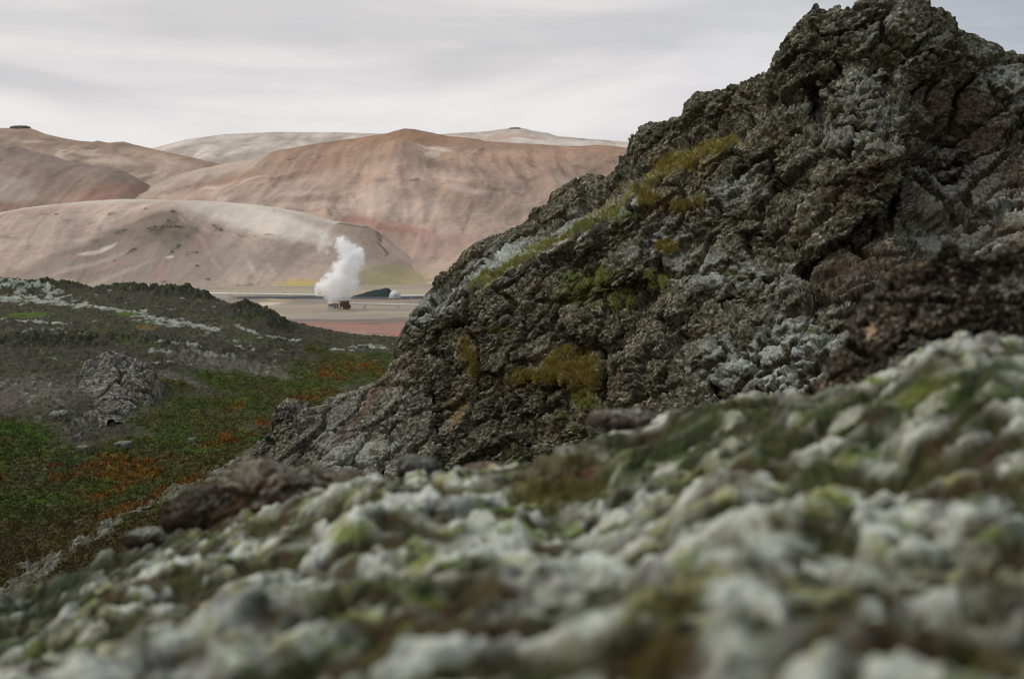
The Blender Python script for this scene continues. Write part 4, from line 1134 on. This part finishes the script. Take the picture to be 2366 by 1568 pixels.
# ------------------------------------------------------------------ geothermal works on the plain
M_rust = mat_plain('rusty_cladding', (0.10, 0.048, 0.034), 0.8, 1.5, 0.35)
M_rustd = mat_plain('dark_rust', (0.07, 0.03, 0.022), 0.8, 1.5, 0.3)
M_white = mat_plain('white_paint', (0.62, 0.61, 0.58), 0.6, 1.2, 0.12)
M_offw = mat_plain('weathered_white', (0.50, 0.47, 0.41), 0.7, 0.8, 0.18)
M_grey = mat_plain('grey_panel', (0.20, 0.22, 0.23), 0.5, 1.5, 0.25)
M_dark = mat_plain('dark_opening', (0.05, 0.05, 0.05), 0.7, 2.0, 0.3)
M_yel = mat_plain('yellow_lagging', (0.50, 0.40, 0.22), 0.7, 2.0, 0.2)
M_conc = mat_plain('concrete', (0.36, 0.34, 0.31), 0.9, 1.0, 0.2)
M_alu = mat_plain('pipe_cladding', (0.62, 0.60, 0.56), 0.45, 0.3, 0.1)


def gx(px, Y): return (px - CX) / FOC * Y


YT = 531.0
t = empty('steam_silencer', (gx(796, YT), YT, 0), label='rust brown round steam vent tower beneath the white plume', cat='vent tower')
R = 1.75
b = MB(); n = 36
ang = np.linspace(0, 2 * math.pi, n, endpoint=False)
rr = [R + (0.045 if i % 3 == 0 else 0.0) for i in range(n)]
b.add([(rr[i] * math.cos(a), rr[i] * math.sin(a), z) for z in (0.2, 3.3) for i, a in enumerate(ang)], [(i, (i + 1) % n, n + (i + 1) % n, n + i) for i in range(n)])
b.add([(0.85 * R * math.cos(a), 0.85 * R * math.sin(a), z) for z in (0.2, 3.3) for a in ang], [(n + i, n + (i + 1) % n, (i + 1) % n, i) for i in range(n)])
b.build('tower_wall', M_rust, t)
for z0, z1, nm, mm in ((3.30, 3.55, 'top_rim', M_offw), (0.0, 0.2, 'base_ring', M_conc)):
    b = MB(); q = R + 0.14
    b.add([(r_ * math.cos(a), r_ * math.sin(a), z) for z in (z0, z1) for r_ in (q, R * 0.84) for a in ang],
          [f for i in range(n) for j in [(i + 1) % n] for f in ((i, j, 2 * n + j, 2 * n + i), (n + j, n + i, 3 * n + i, 3 * n + j), (2 * n + i, 2 * n + j, 3 * n + j, 3 * n + i), (j, i, n + i, n + j))])
    b.build(nm, mm, t)
for zb in (1.2, 2.3):
    MB().tube([((R + 0.07) * math.cos(a), (R + 0.07) * math.sin(a), zb) if False else (0, 0, zb - 0.05), (0, 0, zb + 0.05)], R + 0.07, n=36, cap=False).build('hoop', M_rustd, t)
b = MB(); b.tube([(-0.85, -R - 0.35, 0.62), (-0.85, -R + 0.25, 0.62)], 0.52, n=16); b.build('inlet_flange', M_yel, t)
b = MB(); b.box(R - 0.1, R + 0.55, -0.5, 0.5, 0, 1.55); b.box(R - 0.05, R + 0.6, -0.56, 0.56, 1.55, 1.65); b.build('valve_box', M_rustd, t)
b = MB(); b.tube([(R + 0.3, -0.8, 0.45), (R + 0.3, -0.5, 0.45)], 0.32, n=12); b.build('drain_flange', M_yel, t)

for i, (x0, x1, lab, pan) in enumerate(((757.5, 770.5, 'open white steel frame housing at the left foot of the plume', 0), (772, 783.5, 'grey panelled frame housing against the brown vent tower', 1))):
    Y = 533.0 + i; w = gx(x1, Y) - gx(x0, Y); h = 2.25
    t = empty('valve_housing', (gx((x0 + x1) / 2, Y), Y, 0), label=lab, cat='housing', group='small steel housings beside the vent tower')
    a = w / 2; p = 0.10
    for sx in (-1, 1):
        for sy in (-1, 1):
            MB().box(sx * a - p if sx > 0 else -a, sx * a if sx > 0 else -a + p, sy * 0.9 - p / 2, sy * 0.9 + p / 2, 0, h).build('post', M_white, t)
    for z in (0.28, h - 0.14):
        for y in (-0.9, 0.9): MB().box(-a + p, a - p, y - 0.045, y + 0.045, z, z + 0.12).build('rail', M_white, t)
    b = MB(); b.box(-a - 0.06, a + 0.06, -1.02, 1.02, h + 0.003, h + 0.09); b.build('roof', M_offw, t)
    if pan:
        for k in (0, 1): MB().box(-a + p + 0.02 + k * (w / 2 - p), -0.03 + k * (w / 2 - p), -0.87, -0.83, 0.42, h - 0.17).build('panel', M_grey, t)
    else:
        MB().box(-a + 0.45, a - 0.3, -0.5, 0.4, 0.0, 1.0).build('valve_block', M_white, t)
        MB().box(-a + p, a - p, 0.84, 0.87, 0.42, h - 0.17).build('panel', M_grey, t)
    MB().tube([(-a + 0.5, 0, h + 0.09), (-a + 0.5, 0, h + 0.5)], 0.22, n=12).build('vent_pipe', M_white, t)

# geodesic dome
YD = 642.0; kd = YD / FOC; t = empty('geodesic_dome', (gx(913.5, YD), YD, 0), label='small white geodesic dome beside the black gravel heap', cat='dome')
V, F = ico(3); R = 14.3 * kd
Vd = V * R * (1, 1, 0.98); Vd[:, 2] += R * 0.28
me = bpy.data.meshes.new('dome_shell')
keep = [f for f in F if Vd[f][:, 2].min() > -0.2 and not (Vd[f][:, 1].mean() < -0.6 * R and abs(Vd[f][:, 0].mean() - 0.1 * R) < 0.24 * R and Vd[f][:, 2].mean() < 0.55 * R)]
me.from_pydata([tuple(v) for v in Vd], [], [tuple(int(i) for i in f) for f in keep]); me.update(); link('dome_shell', me, M_white, t)
b = MB(); seen = set()
for f in keep:
    for i in range(3):
        e = tuple(sorted((int(f[i]), int(f[(i + 1) % 3]))))
        if e in seen: continue
        seen.add(e)
        if V[e[0]][1] < 0.5: b.tube([Vd[e[0]] * 1.004, Vd[e[1]] * 1.004], 0.022, n=5, cap=False)
b.build('dome_struts', mat_plain('strut_grey', (0.34, 0.32, 0.28), 0.7), t)
MB().tube([(0, 0, -0.1), (0, 0, 0.18)], R * 1.15, n=40).build('base_slab', M_offw, t)
MB().box(-0.1 * R, 0.28 * R, -R * 0.93, -R * 0.85, 0.18, 1.55).build('door', M_conc, t)

# small white portal beside the plume
Yp = 650.0; t = empty('white_portal', (gx(811.5, Yp), Yp, 0), label='tiny white flat roofed steel portal between plume and gravel heap', cat='shelter')
MB().box(-1.15, 1.15, -0.9, 0.9, 1.25, 1.6).build('roof', M_white, t)
for x in (-0.75, 0.2): MB().box(x, x + 0.25, -0.3, 0.0, 0, 1.25).build('post', M_white, t)

# black gravel heap
gv = []
xs = np.linspace(-1, 1, 90); ys = np.linspace(-1, 1, 40); YY_, XX_ = np.meshgrid(ys, xs, indexing='ij')
zt = np.interp(XX_, [-1, -0.75, -0.4, 0.0, 0.35, 0.62, 0.72, 0.85, 1.0], [0, 0.15, 0.42, 0.72, 0.86, 1.0, 0.95, 0.55, 0])
Yh = 668.0; kh = Yh / FOC; Zh = 4.1 * zt * (1 - np.abs(YY_) ** 1.3) + 0.0
Ph = np.stack([XX_ * 50 * kh, YY_ * 11, Zh], -1); Ph[..., 2] += 0.35 * fbm(Ph, 0.5, 4, 700) - 0.3
Ch = np.array((0.022, 0.030, 0.030)) * (1 + 0.5 * fbm(Ph, 1.2, 4, 701))[..., None]
link('gravel_heap', mesh_arrays('gravel_heap', Ph.reshape(-1, 3), grid_faces(*XX_.shape), Ch.reshape(-1, 3)), M_lava, loc=(gx(862, Yh), Yh, 0), label='low black gravel heap between steam plume and white dome', cat='gravel heap')


def pipeline(pts, r, lab, sup, group='pipelines crossing the plain'):
    W = [at(*p) for p in pts]; o = W[0].copy()
    t = empty('pipeline', tuple(o), label=lab, cat='pipeline', group=group)
    MB().tube([w - o for w in W], r, n=12).build('pipe', M_alu, t)
    for i in range(len(W) - 1):
        L_ = np.linalg.norm(W[i + 1] - W[i]); m = max(1, int(L_ / sup))
        for j in range(m):
            q = W[i] + (W[i + 1] - W[i]) * (j + 0.5) / m - o
            b = MB(); g = -(q[2] + o[2]); b.box(q[0] - 0.5, q[0] + 0.5, q[1] - 0.3, q[1] + 0.3, -o[2], -o[2] + 0.18)
            b.add([(q[0] - 0.42, q[1] - 0.2, -o[2] + 0.18), (q[0] + 0.42, q[1] - 0.2, -o[2] + 0.18), (q[0] + 0.42, q[1] + 0.2, -o[2] + 0.18), (q[0] - 0.42, q[1] + 0.2, -o[2] + 0.18),
                   (q[0] - 0.14, q[1] - 0.2, q[2] - r * 0.7), (q[0] + 0.14, q[1] - 0.2, q[2] - r * 0.7), (q[0] + 0.14, q[1] + 0.2, q[2] - r * 0.7), (q[0] - 0.14, q[1] + 0.2, q[2] - r * 0.7)],
                  [(0, 1, 5, 4), (1, 2, 6, 5), (2, 3, 7, 6), (3, 0, 4, 7), (4, 5, 6, 7)])
            b.build('support', M_offw, t)


pipeline([(-60, 649, 780), (66, 656, 775), (239, 667, 740), (468, 677.7, 670), (730, 681.5, 650)], 0.42, 'long white pipeline along the foot of the pale hill, left of the plume', 22)
pipeline([(925, 684, 640), (975, 683.2, 640), (1080, 683.5, 640)], 0.5, 'short white pipeline running right from the dome to the crag', 12)
pipeline([(806, 701, 540), (880, 702.6, 541), (960, 704.5, 542), (1100, 707, 545)], 0.33, 'white pipeline running right from the brown vent tower', 9)


# ------------------------------------------------------------------ steam
def steam(name, blobs, Y, dens, lab, warp=2.2, grow=1.3, voxel=0.9):
    k = Y / FOC; cen = []
    rg = np.random.default_rng(len(blobs))
    for px, py, r in blobs:
        p = at(px, py, Y); cen.append((p[0], Y + rg.uniform(-1, 1) * 0.5 * r * k, max(p[2], 0.6), r * k * 1.25))
    o = np.array(cen[0][:3]); cen = [(c[0] - o[0], c[1] - o[1], c[2] - o[2], c[3]) for c in cen]
    V, F = ico(3); vs, fs = [], []
    for i, c in enumerate(cen):
        vs.append(V * c[3] * grow + np.array(c[:3])); fs.append(F + i * len(V))
    me = mesh_arrays('tmp', np.concatenate(vs), np.concatenate(fs)); ob = link('tmp', me)
    md = ob.modifiers.new('r', 'REMESH'); md.mode = 'VOXEL'; md.voxel_size = voxel
    dg = bpy.context.evaluated_depsgraph_get(); hull = bpy.data.meshes.new_from_object(ob.evaluated_get(dg)); hull.name = name
    bpy.data.objects.remove(ob)
    m = bpy.data.materials.new(name + '_vapour'); m.use_nodes = True; nt = m.node_tree; nt.nodes.clear(); N, L = nt.nodes.new, nt.links.new
    out = N('ShaderNodeOutputMaterial'); pv = N('ShaderNodeVolumePrincipled'); L(pv.outputs[0], out.inputs['Volume'])
    pv.inputs['Color'].default_value = (0.998, 0.998, 0.999, 1); pv.inputs['Anisotropy'].default_value = 0.0; pv.inputs['Density Attribute'].default_value = ''
    tc = N('ShaderNodeTexCoord'); last = tc.outputs['Object']
    for scl, amp, det in ((0.28, warp, 2), (0.8, warp * 0.7, 5)):
        n = N('ShaderNodeTexNoise'); n.inputs['Scale'].default_value = scl; n.inputs['Detail'].default_value = det; L(tc.outputs['Object'], n.inputs['Vector'])
        a = N('ShaderNodeVectorMath'); a.operation = 'SUBTRACT'; L(n.outputs['Color'], a.inputs[0]); a.inputs[1].default_value = (0.5, 0.5, 0.5)
        b = N('ShaderNodeVectorMath'); b.operation = 'MULTIPLY_ADD'; L(a.outputs[0], b.inputs[0]); b.inputs[1].default_value = (amp * 2,) * 3; L(last, b.inputs[2]); last = b.outputs[0]
    acc = None
    for c in cen:
        d = N('ShaderNodeVectorMath'); d.operation = 'DISTANCE'; L(last, d.inputs[0]); d.inputs[1].default_value = c[:3]
        q = N('ShaderNodeMapRange'); L(d.outputs['Value'], q.inputs[0]); q.inputs[1].default_value = c[3] * 1.18; q.inputs[2].default_value = c[3] * 0.25; q.inputs[3].default_value = 0; q.inputs[4].default_value = 1
        if acc is None: acc = q.outputs[0]
        else:
            x = N('ShaderNodeMath'); x.operation = 'MAXIMUM'; L(acc, x.inputs[0]); L(q.outputs[0], x.inputs[1]); acc = x.outputs[0]
    n = N('ShaderNodeTexNoise'); n.inputs['Scale'].default_value = 0.55; n.inputs['Detail'].default_value = 5; n.inputs['Roughness'].default_value = 0.6; L(tc.outputs['Object'], n.inputs['Vector'])
    y = N('ShaderNodeMath'); y.operation = 'ADD'; L(acc, y.inputs[0]); L(n.outputs['Fac'], y.inputs[1])
    z = N('ShaderNodeMapRange'); L(y.outputs[0], z.inputs[0]); z.inputs[1].default_value = 0.55; z.inputs[2].default_value = 1.25; z.inputs[3].default_value = 0; z.inputs[4].default_value = 1
    x = N('ShaderNodeMath'); x.operation = 'MULTIPLY'; L(acc, x.inputs[0]); L(z.outputs[0], x.inputs[1])
    w_ = N('ShaderNodeMath'); w_.operation = 'MULTIPLY'; L(x.outputs[0], w_.inputs[0]); w_.inputs[1].default_value = dens; L(w_.outputs[0], pv.inputs['Density'])
    ob = link(name, hull, m, loc=tuple(o), label=lab, cat='steam'); return ob


steam('steam_plume', [(795, 684, 11), (790, 670, 19), (803, 655, 22), (790, 640, 22), (772, 652, 19), (757, 662, 17), (742, 664, 13), (738, 676, 9), (764, 680, 14), (763, 692, 9), (787, 627, 21), (800, 615, 22), (813, 602, 22),
                      (828, 598, 15), (821, 588, 18), (803, 585, 19), (798, 570, 16), (788, 560, 14), (783, 549, 8), (812, 575, 13), (812, 640, 13), (818, 620, 14), (800, 675, 14), (777, 680, 12), (812, 660, 9)],
      531, 1.0, 'billowing white steam plume rising from the brown vent tower', warp=3.0)
steam('steam_wisp', [(747, 562, 13), (744, 549, 8), (741, 572, 10), (754, 580, 9), (764, 562, 9), (737, 537, 8), (752, 546, 9)], 533, 0.2, 'thin detached wisp of steam left of the plume top', warp=1.5)
